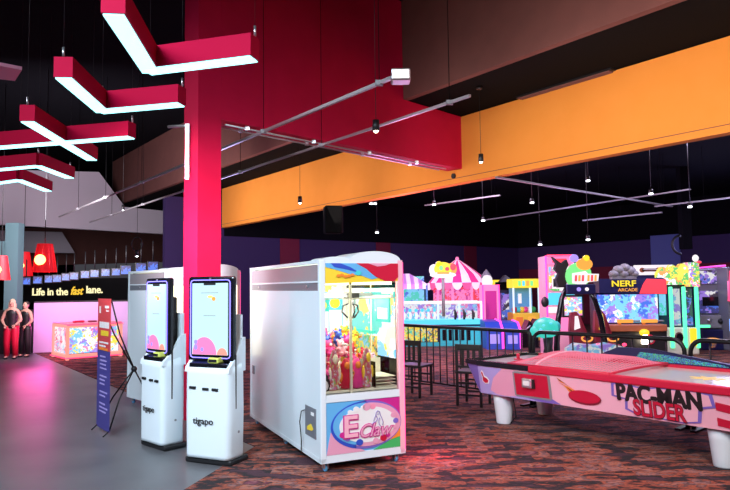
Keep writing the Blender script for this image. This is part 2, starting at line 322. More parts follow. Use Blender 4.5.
ids=['first','second','third','fourth','fifth','sixth','seventh','eighth','ninth','tenth','eleventh','twelfth','last']
for i,(x,y) in enumerate(tvs):
    dd=18.4-i*.22; p=atd(x,y,dd); k=dd/FPX; w=(9.0 if i<10 else 11)*k; h=(8.2 if i<10 else 10)*k
    t=thing('television','blue-lit hanging screen, %s from the left in the row above the sign band'%ids[i],'screen',(p.x,p.y,p.z-h/2),math.radians(18),'hanging screens above the sign')
    MB().box(-w/2,w/2,0,.06,0,h,'black',.01).build('housing',t); MB().box(-w/2+.025,w/2-.025,-.008,0,.025,h-.025,'art_tv').build('screen',t)
    MB().cyl((0,.04,h),(0,.04,h+.5),.015,m='black').build('mount',t)
for (x,yt,yb,w,lab,cat) in ((44.5,244,272,23,'red tapered fabric lantern, the biggest and rightmost of the three over the lobby',0),(25,252,276,17,'red lantern half hidden just right of the teal post',0),(1,256,280,17,'red lantern at the left edge under the arm of the teal post',0)):
    dd=14.0 if w>20 else 15.5+.0*x
    if x==1: dd=15
    if x==25: x,dd=23.5,19.5
    p=atd(x,yb,dd); k=dd/FPX; h=(yb-yt)*k; r=w/2*k
    t=thing('lantern',lab,'lantern',(p.x,p.y,p.z),0,'red lanterns over the lobby')
    mb=MB(); n=28
    for j in range(n):
        a0=2*PI*j/n; a1=2*PI*(j+1)/n; rr=1.0 if j%2 else .97
        if math.sin((a0+a1)/2)<-2: continue
        mb.prism([(r*rr*math.cos(a0),r*rr*math.sin(a0),0),(r*rr*math.cos(a1),r*rr*math.sin(a1),0),(r*.62*math.cos(a1),r*.62*math.sin(a1),h),(r*.62*math.cos(a0),r*.62*math.sin(a0),h)],(0,0,.004),'lantern_red')
    mb.build('shade',t,fixn=False)
    MB().ball((0,-r*.80,h*.42),(r*.46,r*.35,r*.46),'lantern_ball').build('bulb',t)
    MB().cyl((0,0,h),(0,0,ZC-p.z),.008,m='black').build('cord',t)

# glowing case by the partition
c0=atz(66,361); c1=atz(120,358); c2=atz(48.5,358)
W=1.32; rz=math.radians(41); Dp=1.2; H=.83
cs=thing('display_case','low glass game case with glowing salmon-red frame beside the lilac partition','game',(c0.x,c0.y,0.008),rz)
mb=MB(); f_=.07
for x in (0,W-f_):
    for y in (0,Dp-f_): mb.box(x,x+f_,y,y+f_,0,H,'lit_salmon',.01)
for z in (.06,H-f_):
    mb.box(f_,W-f_,0,f_,z,z+f_,'lit_salmon',.01); mb.box(f_,W-f_,Dp-f_,Dp,z,z+f_,'lit_salmon',.01); mb.box(0,f_,f_,Dp-f_,z,z+f_,'lit_salmon',.01); mb.box(W-f_,W,f_,Dp-f_,z,z+f_,'lit_salmon',.01)
mb.build('frame',cs)
MB().box(f_,W-f_,.10,.14,.14,H-f_,'art_case').build('front_picture',cs); MB().box(.05,.09,f_,Dp-f_,.14,H-f_,'art_case_side').build('side_picture',cs)
MB().box(.01,W-.01,.01,Dp-.01,H,H+.03,'pink',.01).build('lid',cs)
mb=MB(); mb.box(.25,.5,.3,.42,H+.03,H+.08,'red',.02); mb.box(.6,.8,.3,.42,H+.03,H+.07,'maroon',.02); mb.build('control',cs)
mb=MB(); mb.tube([(0,-.02,.05),(W,-.02,.05)],.015,'neon_red'); mb.tube([(-.02,0,.05),(-.02,Dp,.05)],.015,'neon_red'); mb.tube([(0,-.02,H-.01),(W,-.02,H-.01)],.012,'neon_red'); mb.build('neon_tube',cs)

# ------------------------------------------------------------------ people by the post (skinned figures)
def skin(name,pts,edges,rad,m,parent,sub=2):
    me=bpy.data.meshes.new(name); me.from_pydata(pts,edges,[]); me.materials.append(MATS[m])
    o=bpy.data.objects.new(name,me); col.objects.link(o); o.parent=parent
    md=o.modifiers.new('s','SKIN'); 
    for i,r_ in enumerate(rad):
        v=me.skin_vertices[0].data[i]; v.radius=(r_,r_) if not isinstance(r_,tuple) else r_; v.use_root=(i==0)
    md.use_smooth_shade=True; s=o.modifiers.new('b','SUBSURF'); s.levels=sub; s.render_levels=sub
    return o
def person(label,loc,rz,h,top,leg,hair,long_hair):
    t=thing('person',label,'person',loc,rz); s=h/1.7
    P=[(0,0,.95),(0,0,1.12),(0,0,1.33),(0,0,1.45),(0,-.01,1.53),
       (-.17,0,1.40),(-.27,-.02,1.13),(-.14,-.13,.98),(.17,0,1.40),(.27,-.02,1.13),(.14,-.13,.98),
       (-.10,0,.88),(-.11,-.03,.48),(-.12,0,.08),(-.12,-.15,.04),(.10,0,.88),(.11,-.03,.48),(.12,0,.08),(.12,-.15,.04)]
    E=[(0,1),(1,2),(2,3),(3,4),(3,5),(5,6),(6,7),(3,8),(8,9),(9,10),(0,11),(11,12),(12,13),(13,14),(0,15),(15,16),(16,17),(17,18)]
    Rr=[(.15,.11),(.12,.095),(.16,.11),(.09,.07),.05,.06,.045,.03,.06,.045,.03,.10,.07,.045,.035,.10,.07,.045,.035]
    b=skin('body',[tuple(c*s for c in p) for p in P],E,[tuple(c*s for c in r) if isinstance(r,tuple) else r*s for r in Rr],'skin',t)
    # head with brow, nose, chin and ears, joined on the neck, belongs to the body figure
    mb=MB(); z=1.62*s
    mb.ball((0,-.01,z),(.075*s,.092*s,.11*s),'skin',18); mb.ball((0,-.04*s,z-.06*s),(.05*s,.055*s,.05*s),'skin'); mb.cyl((0,0,1.46*s),(0,-.01,1.58*s),.048*s,.045*s,'skin')
    mb.cyl((0,-.10*s,z+.01*s),(0,-.118*s,z-.02*s),.010*s,.016*s,'skin'); 
    for x in (-1,1): mb.ball((x*.03*s,-.092*s,z+.015*s),.011*s,'ink',8); mb.ball((x*.076*s,0,z),(.01*s,.02*s,.03*s),'skin',8)
    mb.box(-.022*s,.022*s,-.102*s,-.09*s,z-.052*s,z-.045*s,'maroon'); mb.build('head',t)
    mb=MB(); mb.ball((0,.02*s,z+.03*s),(.085*s,.095*s,.105*s),hair,16)
    if long_hair: mb.ball((0,.05*s,z-.08*s),(.10*s,.06*s,.15*s),hair,14); mb.ball((-.075*s,-.01,z-.08*s),(.03*s,.04*s,.13*s),hair,10); mb.ball((.075*s,-.01,z-.08*s),(.03*s,.04*s,.13*s),hair,10)
    mb.build('hair',t)
    mb=MB(); mb.lathe([(.165*s,.90*s),(.150*s,1.0*s),(.135*s,1.12*s),(.165*s,1.30*s),(.15*s,1.40*s),(.07*s,1.47*s)],top,20,wave=None)
    for v in mb.bm.verts: v.co.y*=.75
    mb.build('top',t)
    mb=MB()
    for x in (-1,1): mb.tube([(x*.085*s,0,.95*s),(x*.10*s,-.01,.85*s),(x*.115*s,-.03*s,.48*s),(x*.12*s,0,.10*s)],[.115*s,.115*s,.09*s,.075*s],leg,14)
    mb.build('trousers',t)
    mb=MB()
    for x in (-1,1):
        mb.ball((x*.12*s,-.06*s,.035*s),(.045*s,.12*s,.04*s),'black',10)
    mb.build('shoes',t)
    mb=MB()
    for x in (-1,1):
        bx=Vector((x*.12*s,-.15*s,.965*s)); mb.ball(bx,(.035*s,.02*s,.04*s),'skin',10)
        for kf in range(4): 
            o_=Vector((-x*.018*(kf-1.5)*s*.9,-.008*s,-.02*s)); L_=(.05,.058,.055,.042)[kf]*s
            mb.tube([bx+o_,bx+o_+Vector((-x*.008,-.012*s,-L_*.55)),bx+o_+Vector((-x*.014,-.006*s,-L_))],[.009*s,.008*s,.007*s],'skin',6)
        mb.tube([bx+Vector((-x*.03*s,0,.02*s)),bx+Vector((-x*.055*s,-.015*s,-.005*s)),bx+Vector((-x*.06*s,-.02*s,-.03*s))],[.011*s,.009*s,.008*s],'skin',6)
    mb.build('hands',t)
    return t
p=atz(11,359); person('person with light hair, black sleeveless top and red trousers, standing left of the partition',(p.x,p.y,0),.1,1.42,'black','red','blond',True)
p=atz(25,357); person('person in dark clothes standing between the light-haired person and the partition',(p.x,p.y,0),-.3,1.36,'black','black','dark_hair',False)

# ------------------------------------------------------------------ chevron lights
def arm(mb,mbt,a,b,zb,hh=.17,w=.15,ra=0,rb=0):
    d=(b-a); d.z=0; d.normalize(); n=Vector((-d.y,d.x,0))*w/2; a=a-d*ra; b=b+d*rb
    for P in (a,b): P.z=zb
    mb.prism([a-n,b-n,b+n,a+n],(0,0,hh),'crimson'); m_=n*.86
    a2=a+d*.012; b2=b-d*.012
    mbt.prism([a2-m_,b2-m_,b2+m_,a2+m_],(0,0,-.012),'tube_white')
def chevron(lines,label,zb=3.4,rods=()):
    P=[[atz(*q_,zb) for q_ in L_] for L_ in lines]; o=P[0][0].copy(); t=thing('chevron_light',label,'ceiling light',o,0,'chevron ceiling lights')
    mb,mt=MB(),MB()
    for L_ in P:
        L_=[q_-o for q_ in L_]
        for a_,b_ in zip(L_,L_[1:]): arm(mb,mt,a_.copy(),b_.copy(),0,ra=.04 if a_ is not L_[0] else 0,rb=.04 if b_ is not L_[-1] else 0)
        for q_ in L_: mr=MB(); mr.cyl((q_.x,q_.y,.17),(q_.x,q_.y,ZC-zb-.02),.0015,m='black',n=5); mr.cyl((q_.x,q_.y,.17),(q_.x,q_.y,.25),.010,m='silver',n=6); mr.build('suspension_wire',t)
    mb.build('housing',t); mt.build('light_panel',t); return t
chevron([[(113,13),(150,71),(255,58)]],'red chevron light, the largest and highest, glowing white underneath')
chevron([[(63,77),(102,111),(182,104)]],'red chevron light just below and left of the largest one')
chevron([[(27,121),(92,160)],[(-10,148),(132,137)]],'red light whose two arms cross in an X')
chevron([[(-30,172),(38,166),(70,178)]],'red chevron light pointing up, directly under the crossed one')
chevron([[(-30,187),(19,180),(48,191)]],'red chevron light, the lowest and smallest, at the left edge')
# bit of a pink hanging panel at the left edge
pt=[atz(x,y,4.2) for x,y in ((-30,60),(22,70),(15,81),(-30,76))]
tag(MB().prism(pt,(0,0,.04),'mid_pink').build('ceiling_panel'),'flat dusty pink panel hanging from the ceiling at the left edge','panel')

# ------------------------------------------------------------------ tracks, pendants and spots overhead
def track(p0,p1,w,h,label,m='galvanised',rods=4,head=False):
    t=thing('ceiling_track',label,'cable track',(p0.x,p0.y,p0.z)); d=p1-p0; L_=d.length; d.normalize(); n=Vector((-d.y,d.x,0)).normalized()*w/2
    mb=MB(); z=Vector((0,0,0)); mb.prism([z-n,z+n,z+n+d*L_,z-n+d*L_],(0,0,h),m); mb.build('rail',t)
    for i in range(rods):
        o_=d*(L_*(i+.12)/rods); MB().cyl((o_.x,o_.y,o_.z+h),(o_.x,o_.y,ZC-p0.z-.05),.005,m='charcoal_paint',n=6).build('hanger_rod',t)
        MB().box(o_.x-.04,o_.x+.04,o_.y-.03,o_.y+.03,o_.z-.01,o_.z+h+.01,'grey',.005).build('clamp',t)
    if head: MB().box(-.07,.12,-.10,.08,-.06,.06,'silver',.015).build('junction_box',t)
    return t
za=3.74
a1_=atz(398,77,za); track(a1_,a1_+AU*15,.035,.035,'long silver cable track ending in a junction box, left of the parallel pair',head=True,rods=6)
b1_=atz(470,97,za); track(b1_,b1_+AU*16,.03,.03,'long silver cable track passing under the red beam, right of the parallel pair',rods=6)
# conduits under the red beam
for i,off in enumerate((.08,.24)):
    s_=cc+bd*.45+bp_*off; e_=cc+bd*(BL-.4)+bp_*off
    t=thing('conduit','thin silver conduit under the red beam, %s the column side edge'%('nearer' if i==0 else 'farther from'),'conduit',(s_.x,s_.y,ZB-.035)); d_=e_-s_
    MB().cyl((0,0,0),(d_.x,d_.y,0),.014,m='galvanised').build('pipe',t)
    for j in range(4):
        c_=d_*((j+.3)/4); MB().box(c_.x-.03,c_.x+.03,c_.y-.03,c_.y+.03,-.018,.035,'silver').build('clip',t)
br=cc+bp_*.2-bd*.006
t=thing('bracket','silver L shaped bracket on the left face of the red column','bracket',(cc.x+bp_.x*.2,cc.y+bp_.y*.2,3.05)); lf=-bd
mb=MB(); mb.box(-.025,.025,-.025,.025,0,.72,'galvanised'); 
MB.build(mb,'upright',t,loc=lf*.03)
MB().tube([(lf.x*.03,lf.y*.03,.70),(lf.x*.03+bp_.x*.5,lf.y*.03+bp_.y*.5,.78)],.02,'galvanised').build('arm',t)
def pendant(x,yt,yb,dd,label,ceil,sz=.055,warm=True):
    p=atd(x,yb,dd); t=thing('pendant_spot',label,'hanging light',(p.x,p.y,p.z))
    MB().cyl((0,0,.0),(0,0,.13),sz*.8,sz*.7,'black',12).build('canister',t); MB().ball((0,0,-.0),(sz*.5,sz*.5,sz*.4),'bulb_warm' if warm else 'bulb_white',10).build('bulb',t)
    MB().cyl((0,0,.13),(0,0,ceil-p.z),.004,m='black',n=5).build('cord',t); MB().cyl((0,0,ceil-p.z-.03),(0,0,ceil-p.z),.05,m='black').build('ceiling_cap',t); return p
pendant(481,98,162,10.2,'small black pendant spot hanging in front of the orange bulkhead',ZD)
pendant(376,60,131,7.4,'black pendant spot lit warm, hanging in front of the red beam',ZC)
pendant(300,170,203,12.5,'small pendant spot low against the orange bulkhead, right of the column',ZD)
pendant(137,185,256,14,'white pendant lamp on a cord with a looped cable left of the column',ZC,.06,False)
lp=atd(137,244,14); tag(MB().tube([(lp.x+.12*math.cos(a_/12*2*PI),lp.y,lp.z+.15*math.sin(a_/12*2*PI)) for a_ in range(12)],.012,'black',6,close=True).build('cable_loop'),'looped black cable around the cord of the white pendant lamp','cable')
pendant(123,190,210,16,'tiny pendant spot in front of the pale bulkhead corner',ZC,.05,False)
# arcade tracks and fittings under the black ceiling
def tk(pa,pb,z,label,w=.05): 
    a_,b_=atz(*pa,z),atz(*pb,z); d=b_-a_; t=thing('ceiling_track',label,'cable track',(a_.x,a_.y,z)); n=Vector((-d.y,d.x,0)).normalized()*w/2; o0=Vector((0,0,0))
    mb=MB(); mb.prism([o0-n,o0+n,o0+n+d,o0-n+d],(0,0,.03),'grey'); mb.build('rail',t)
    for f_ in (.1,.5,.9): c_=d*f_; MB().cyl((c_.x,c_.y,.035),(c_.x,c_.y,ZD-.1-z),.004,m='charcoal_paint',n=5).build('hanger_rod',t)
tk((496,178),(672,207),3.55,'thin track crossing diagonally beyond the orange bulkhead')
tk((482,221),(690,190),3.7,'long thin track over the arcade, upper of the two running level')
tk((583,221),(662,213),3.4,'short thin track over the arcade in front of the blue panel')
tk((655,207),(760,195),3.5,'thin track at the right above the black post')
tk((425,206),(500,196),3.7,'short faint track beyond the orange bulkhead near the centre')
sp=[(588,180,12),(532,202,13),(434,204,14),(588,239,13),(483,220,15),(690,206,12),(375,203,15),(371,203,15),(540,244,15),(377,232,17),(651,193,12)]
nm=['brightest small spot high over the arcade','small spot over the arcade left of the diagonal track','faint small spot under the orange bulkhead, above the stools','small white spot over the marquee cabinets','small spot just left of the upper level track','small spot above the black post at the right','right one of two small spots tight under the orange bulkhead','left one of two small spots tight under the orange bulkhead','bright spot above the yellow claw machines','tiny spot low over the crane arch','small spot on the upper level track near its right end']
for (x,y,dd),l in zip(sp,nm):
    p=atd(x,y,dd); t=thing('ceiling_spot',l,'spotlight',(p.x,p.y,p.z),0); k=dd/FPX
    MB().cyl((0,0,0),(0,0,.07),.04,.035,'black',10).build('housing',t); MB().box(-1.7*k,1.7*k,-.03,.03,-.03,-.001,'bulb_white',.01).build('lamp',t); MB().cyl((0,0,.07),(0,0,ZD-.1-p.z),.006,m='black',n=5).build('stem',t)
p=atd(333,220,12); tag(MB().box(-.17,.17,-.15,.15,-.26,.26,'charcoal_paint',.03).build('loudspeaker',None,p,.2),'dim black loudspeaker hanging below the orange bulkhead','speaker')
p=atz(566,86,ZD); t=thing('air_vent','long pale vent grille in the dropped ceiling above the orange bulkhead','vent',(p.x,p.y,ZD+.02),math.atan2(AU.y,AU.x))
MB().box(-.9,.9,-.16,.16,-.03,0,'black').build('frame',t)
mb=MB()
for i in range(6): mb.box(-.86,.86,-.13+i*.05,-.105+i*.05,-.05,-.03,'brown_paint')
mb.build('grille',t)
p=atn(454,176,N_OR); o=MB().disc(0,0,.05,.05,-.03,.03,'black').build('round_plate',None,p,ANG_V+PI/2+PI); tag(o,'small round black plate on the orange bulkhead under the end of the red beam','cap')
# curved horn by the black post
p=atd(675,245,16.7); o=MB().tube([(.22*math.cos(a_),0,.24*math.sin(a_)) for a_ in [PI*.5+i*PI/10 for i in range(11)]],.035,'black',8).build('curved_pipe',None,p+Vector((.1,-.1,0))); tag(o,'curved black pipe beside the black post in front of the blue panel','pipe')

# ------------------------------------------------------------------ kiosks
def kiosk(label,nl,rz,W=.58,hh=1.18,top=1.76,D_=.27):
    t=thing('payment_kiosk',label,'kiosk',(nl[0],nl[1],0),rz,'self-service kiosks')
    # plinth
    MB().box(.0-.01,W+.01,.02,D_+.04,0,.06,'black',.02).build('plinth',t)
    # body: rounded slab, slightly wider in the middle, sloping top shoulder
    mb=MB(); sec=[]; r=.06
    def rr(x0,x1,y0,y1,r,z,zback):
        out=[]
        for cx,cy,a0 in ((x1-r,y0+r,-PI/2),(x1-r,y1-r,0),(x0+r,y1-r,PI/2),(x0+r,y0+r,PI)):
            for i in range(6):
                a=a0+i*PI/10; x=cx+r*math.cos(a); y=cy+r*math.sin(a); out.append((x,y,z+(zback-z)*max(0,(y-y0)/(y1-y0))))
        return out
    lev=[(.06,.004,0,0),(.09,-.0,0,0),(.5,-.006,0,0),(.84,-.002,0,0),(.90,0,.05,0)]
    rings=[]
    for z,g,up,_ in lev:
        pts=rr(g,W-g,-.0+(.03 if z<.1 else 0)*0,D_,r,z,z+up); rings.append([mb.bm.verts.new(p_) for p_ in pts])
    n=len(rings[0])
    for A_,B_ in zip(rings,rings[1:]):
        for k in range(n): mb.bm.faces.new((A_[k],A_[(k+1)%n],B_[(k+1)%n],B_[k]))
    mb.bm.faces.new(rings[0][::-1]); mb.bm.faces.new(rings[-1])
    mb._fin([v for r_ in rings for v in r_],'white_shell',True)
    mb.build('body',t)
    # raised side shoulders around the reader shelf and the back column
    mb=MB(); prof=[(.0,.86),(.01,.905),(.05,.94),(.11,1.0),(.16,1.08),(.21,1.16),(.27,1.18),(.27,.86)]
    for x0 in (.0,W-.035): mb.prism([(x0,y,z) for y,z in prof],(.035,0,0),'white_shell')
    mb.box(.03,W-.03,.225,.27,.90,1.40,'white_shell',.01); mb.build('shoulders',t)
    mb=MB(); mb.box(.036,W-.036,.02,.22,.89,.945,'black_gloss',.01); mb.box(.06,W*.5,.04,.12,.946,.952,'navy'); mb.build('reader_shelf',t)
    cr=thing  # card reader
    mb=MB(); mb.box(.27,.39,.0,.11,.947,1.0,'lime',.012); mb.box(.285,.375,-.006,.0,.96,.985,'black'); ro=mb.build('card_reader',t); ro['label']='yellow-green card reader'
    mb=MB(); mb.box(.29,.37,.02,.09,1.0,1.005,'black_gloss'); mb.build('reader_display',ro)
    # side slot and lock
    mb=MB(); mb.box(W+.000,W+.006,.10,.115,.52,1.02,'black'); mb.build('side_slot',t)
    mb=MB(); mb.cyl((W-.006,.15,.30),(W+.010,.15,.30),.012,m='grey'); mb.build('lock',t)
    for i,(x,w_) in enumerate(((.10,.075),(.25,.07),(.36,.07))):
        MB().box(x-w_/2,x+w_/2,-.012,.02,.70-(.008 if i else 0),.725-(.008 if i else 0),'black',.004).build('slot',t)
    MB().text('tigapo',.086,(W*.44,-.0095,.405),'ink',.002,sx=1.12,bold=.0004).build('logo',t)
    # the big portrait screen, leaning back a little
    so=bpy.data.objects.new('screen_unit',None)
    sx0,sx1=-.02,W-.0; z0,z1=.955,top
    mb=MB(); mb.box(sx0,sx1,.07,.13,z0,z1,'black_gloss',.02); mb.box(sx0+.1,sx1-.1,.13,.23,z0-.05,z1-.2,'black',.02); so=mb.build('screen_housing',t)
    mb=MB(); g=.035; P=[(sx0+g,.063,z0+g),(sx1-g,.063,z0+g),(sx1-g,.063,z1-g),(sx0+g,.063,z1-g)]; 
    def rrp(x0,x1,z0_,z1_,r_): return [(cx+r_*math.cos(a),.065,cz+r_*math.sin(a)) for cx,cz,a0 in ((x1-r_,z0_+r_,-PI/2),(x1-r_,z1_-r_,0),(x0+r_,z1_-r_,PI/2),(x0+r_,z0_+r_,PI)) for a in (a0,a0+PI/4,a0+PI/2)]
    mb.tube(rrp(sx0+g,sx1-g,z0+g,z1-g,.03),.0045,'neon_violet',6,close=True); mb.build('light_line',so)
    mb=MB(); a0,a1=sx0+.06,sx1-.06; mb.box(a0,a1,.058,.07,z0+.065,z1-.065,'screen_white'); cx=(a0+a1)/2; w2=(a1-a0)
    zz=z0+.065
    mb.disc(a0+w2*.36,zz+.002,w2*.34,w2*.40,.054,.002,'lit_pink',16,0,PI); mb.disc(a0+w2*.86,zz+.002,w2*.14,w2*.16,.053,.002,'lit_salmon',12,0,PI)
    mb.disc(a0+w2*.12,zz+.07,.022,.028,.051,.002,'lit_violet',10); mb.disc(a0+w2*.12,zz+.12,.02,.022,.051,.002,'lit_violet',10); mb.disc(a0+w2*.3,zz+.05,.02,.022,.051,.002,'lit_violet',10)
    mb.disc(a0+w2*.62,zz+(z1-z0-.13)*.78,.022,.02,.054,.002,'lit_orange',10); mb.disc(a0+w2*.52,zz+(z1-z0-.13)*.81,.03,.012,.054,.002,'neon_yellow',8)
    for j,wd in enumerate((.20,.14)): mb.box(cx-wd/2,cx+wd/2,.056,.059,zz+(z1-z0-.13)*(.86-.32*j),zz+(z1-z0-.13)*(.868-.32*j),'grey')
    mb.box(cx-.07,cx+.07,.056,.059,z1-.085,z1-.065,'black'); mb.build('display',so)
    mb=MB(); mb.cyl((cx,.06,z1-.022),(cx,.071,z1-.022),.009,m='silver'); mb.build('camera_lens',so)
    return t
kiosk('white self-service kiosk with a tall lit screen, the nearer one, beside the white claw machine',atz(184,462.5),math.radians(-24),W=.515,top=1.77)
kiosk('white self-service kiosk with a tall lit screen, the farther one, behind the roll-up banner stand',atz(139,445),math.radians(-43),W=.47,top=1.77)

# ------------------------------------------------------------------ x-stand banner
B0=atz(96.3,425.5,.05); B1=atz(109,433,.05); dv=B1-B0; dv.z=0; BW=dv.length; rz=math.atan2(dv.y,dv.x)
bn=thing('banner_stand','tall narrow banner, red above and purple below, on a black cross-legged stand','banner',(B0.x,B0.y,0),rz); BH=1.50
mb=MB(); mb.box(0,BW,0,.004,.05,.05+BH*.60,'banner_purple'); mb.box(0,BW,0,.004,.05+BH*.60,.05+BH,'banner_red')
zt=.05+BH
mb.box(.07,.12,-.003,0,zt-.17,zt-.09,'white'); mb.box(BW-.22,BW-.07,-.003,0,zt-.11,zt-.08,'white'); mb.box(BW-.17,BW-.07,-.003,0,zt-.15,zt-.13,'white')
x=.08
for w_ in (.05,.05,.06,.05,.06,.05): mb.box(x,x+w_,-.003,0,zt-.34,zt-.27,'white'); x+=w_+.012
x=.14
for w_ in (.07,.06,.07,.06): mb.box(x,x+w_,-.003,0,zt-.43,zt-.37,'yellow'); x+=w_+.012
for j in range(2): mb.box(.08,BW-.08-.1*j,-.003,0,zt-.52-j*.04,zt-.50-j*.04,'white')
mb.box(.07,BW-.1,-.003,0,zt-.60,zt-.57,'orange')
random.seed(3)
for j in range(15):
    z=zt-.68-j*.045
    if j in (4,8,11): continue
    mb.box(.12,BW*random.uniform(.6,.85),-.003,0,z,z+.016,'lavender')
mb.build('banner_sheet',bn)
hub=(BW/2+.1,.32,.72)
mb=MB(); mb.ball(hub,.035,'black'); mb.build('hub',bn)
for q_,nm_ in (((0.02,.01,zt-.01),'upper_arm'),((BW-.02,.01,zt-.01),'upper_arm'),((0.02,.01,.07),'leg'),((BW-.02,.01,.07),'leg'),((BW/2+.1,.75,.01),'leg')):
    m_=MB(); m_.tube([hub,tuple((hub[i]+q_[i])/2-(.03 if i==1 else 0) for i in range(3)),q_],.009,'black_metal',6); 
    if nm_=='leg' and q_[2]==.07: m_.tube([q_,(q_[0],-.06,.01)],.008,'black_metal',6)
    m_.build(nm_,bn)

# ------------------------------------------------------------------ claw machines
def claw_machine(label,loc,rz,W,L_,H=1.90,detail=True,seed=1):
    t=thing('claw_machine',label,'claw machine',(loc[0],loc[1],0.0),rz,'white claw machines'); z0=.09
    mb=MB(); P=.055
    mb.box(0,W,0,L_,z0,z0+.04,'white_shell')                       # underframe
    mb.box(0,P,0,P,z0,H,'white_shell',.006); mb.box(0,P,L_-P,L_,z0,H,'white_shell',.006); mb.box(W-P,W,L_-P,L_,z0,H,'white_shell',.006)
    mb.box(P,W-P,0,P,.62,.685,'white_shell'); mb.box(P,W-P,0,P,z0+.04,z0+.07,'white_shell'); mb.box(P,W-P,0,P,H-.045,H,'white_shell'); 
    mb.box(0,W,P,L_,H-.03,H,'white_shell'); mb.build('frame',t)
    mb=MB(); mb.box(W-P,W,0,P,z0,H,'pale_pink',.006); mb.build('corner_post',t)['label']='pink lit corner post'  # pink neon light on the white post is put into its colour
    mb=MB(); mb.box(W-.004,W+.008,.01,.03,z0+.02,H-.02,'neon_pink'); mb.build('neon_tube',t)
    # left side panel with smoked window band
    mb=MB(); mb.box(.004,.02,P,L_-P,z0+.04,H-.28,'white_shell'); mb.build('side_panel',t)
    mb=MB(); mb.box(.006,.018,P,L_-P,H-.19,H-.04,'smoked'); mb.build('side_window',t)
    mb=MB(); mb.box(.002,.022,P,L_-P,H-.205,H-.19,'white_shell'); mb.box(.006,.02,P,L_-P,H-.28,H-.205,'band_grey'); 
    for y in (.35,L_-.4): mb.cyl((-.004,y,H-.24),(.006,y,H-.24),.012,m='silver')
    mb.build('side_rail',t)
    mb=MB(); mb.box(W-.02,W-.012,P,L_-P,.68,H-.04,'clear_glass'); mb.build('right_window',t)
    mb=MB(); mb.box(W-.02,W-.006,P,L_-P,z0+.04,.68,'white_shell'); mb.build('right_panel',t)
    mb=MB(); mb.box(P,W-P,L_-.03,L_-.01,z0+.04,.68,'white_shell'); mb.build('back_panel',t)
    mb=MB(); mb.box(P,W-P,L_-.03,L_-.02,.68,H-.04,'art_inside'); mb.build('back_window',t)
    # casters
    for x in (.07,W-.07):
        for y in (.08,L_-.08,L_*.5):
            if y==L_*.5 and x>.1: continue
            c_=MB(); c_.box(x-.05,x+.05,y-.035,y+.035,z0-.012,z0,'silver'); c_.box(x-.02,x-.012,y-.03,y+.03,.03,z0-.012,'silver'); c_.box(x+.012,x+.02,y-.03,y+.03,.03,z0-.012,'silver'); co=c_.build('caster',t)
            MB().cyl((x-.011,y,.037),(x+.011,y,.037),.036,m='sky',n=16).build('wheel',co)
    # arch on top
    def archp(cx,hw,hz,y0,th,m):
        n=18; pts=[(cx+hw*math.cos(PI*i/n),H+hz*math.sin(PI*i/n)) for i in range(n+1)]
        return pts
    mb=MB(); pts=[(W*.66+W*.31*math.cos(PI*i/18),H+.085*math.sin(PI*i/18)) for i in range(19)]; mb.fr(pts,.0,.5,'white_shell'); mb.build('arch_top',t)
    mb=MB(); pts=[(W*.20+W*.17*math.cos(PI*i/12),H+.03*math.sin(PI*i/12)) for i in range(13)]; mb.fr(pts,.0,.3,'white_shell'); mb.build('arch_top',t)
    return t
CW,CL=.85,2.42; cn=atz(321,464.5,.09); CRZ=math.radians(25); CH=1.90
cr=claw_machine('large white claw machine full of plush toys with a pink lit right edge',(cn.x,cn.y),CRZ,CW,CL,CH)
P=.055; W=CW
# marquee artwork
mb=MB(); y=-.004; zt=CH-.03; zb=CH-.215
mb.fr([(P,zb),(W-P,zb+.02),(W-P,zt),(P,zt)],.0,.02,'yellow')
def wavy(pts_top,pts_bot): return pts_top+pts_bot[::-1]
mb.fr([(P,zt),(P,zt-.035),(.16,zt-.06),(.30,zt-.10),(.42,zt-.115),(.52,zt-.15),(.60,zt-.13),(.52,zt-.06),(.40,zt)],y,.004,'sky')
mb.fr([(P+.05,zt),(.14,zt-.035),(.28,zt-.06),(.40,zt-.09),(.30,zt-.035),(.20,zt)],y-.003,.003,'blue')
mb.fr([(.36,zt),(.46,zt-.05),(.55,zt-.12),(.66,zt-.165),(.75,zt-.17),(W-P,zt-.13),(W-P,zt)],y-.003,.006,'red')
mb.fr([(.48,zt),(.58,zt-.03),(.66,zt-.02),(.72,zt)],y-.006,.003,'mid_pink')
mb.disc(.38,zt-.09,.03,.022,y-.006,.003,'cyan'); 
for i in range(5): mb.disc(.18+i*.035,zt-.115+.008*math.sin(i*2),.02,.014,y-.006,.003,'orange',12)
mb.build('marquee',cr)
# lower picture panel: blue and magenta swirl around a pale oval, big letter E, the word Claw and a line drawing
z0,z1=.155,.615; cx,cz=W*.53,(z0+z1)/2+.01
mb=MB(); mb.box(P,W-P,.004,.02,z0,z1,'sky')
mb.fr([(P,z0),(W*.52,z0),(W*.35,z0+.07),(P+.04,cz-.04)],.0,.004,'mid_pink')
mb.fr([(W*.60,z0),(W-P,z0),(W-P,cz),(W*.8,z0+.07)],.0,.004,'green'); mb.fr([(W*.66,z0+.05),(W-P,z0+.10),(W-P,cz),(W*.88,cz-.06)],-.002,.004,'orange')
mb.fr([(W*.50,z1),(W-P,z1),(W-P,cz-.03),(W*.86,cz+.1),(W*.68,z1-.04)],.0,.004,'magenta')
mb.disc(cx,cz,.355,.215,-.003,.004,'violet',36,-PI*.62,PI*.55); mb.disc(cx,cz,.355,.215,-.003,.004,'blue',36,PI*.5,PI*1.4)
mb.disc(cx+.015,cz,.335,.195,-.006,.004,'mid_pink',36,-PI*.62,PI*.5); mb.disc(cx-.01,cz+.01,.325,.19,-.006,.004,'sky',36,PI*.5,PI*1.42)
mb.disc(cx+.01,cz,.285,.16,-.009,.004,'white',40)
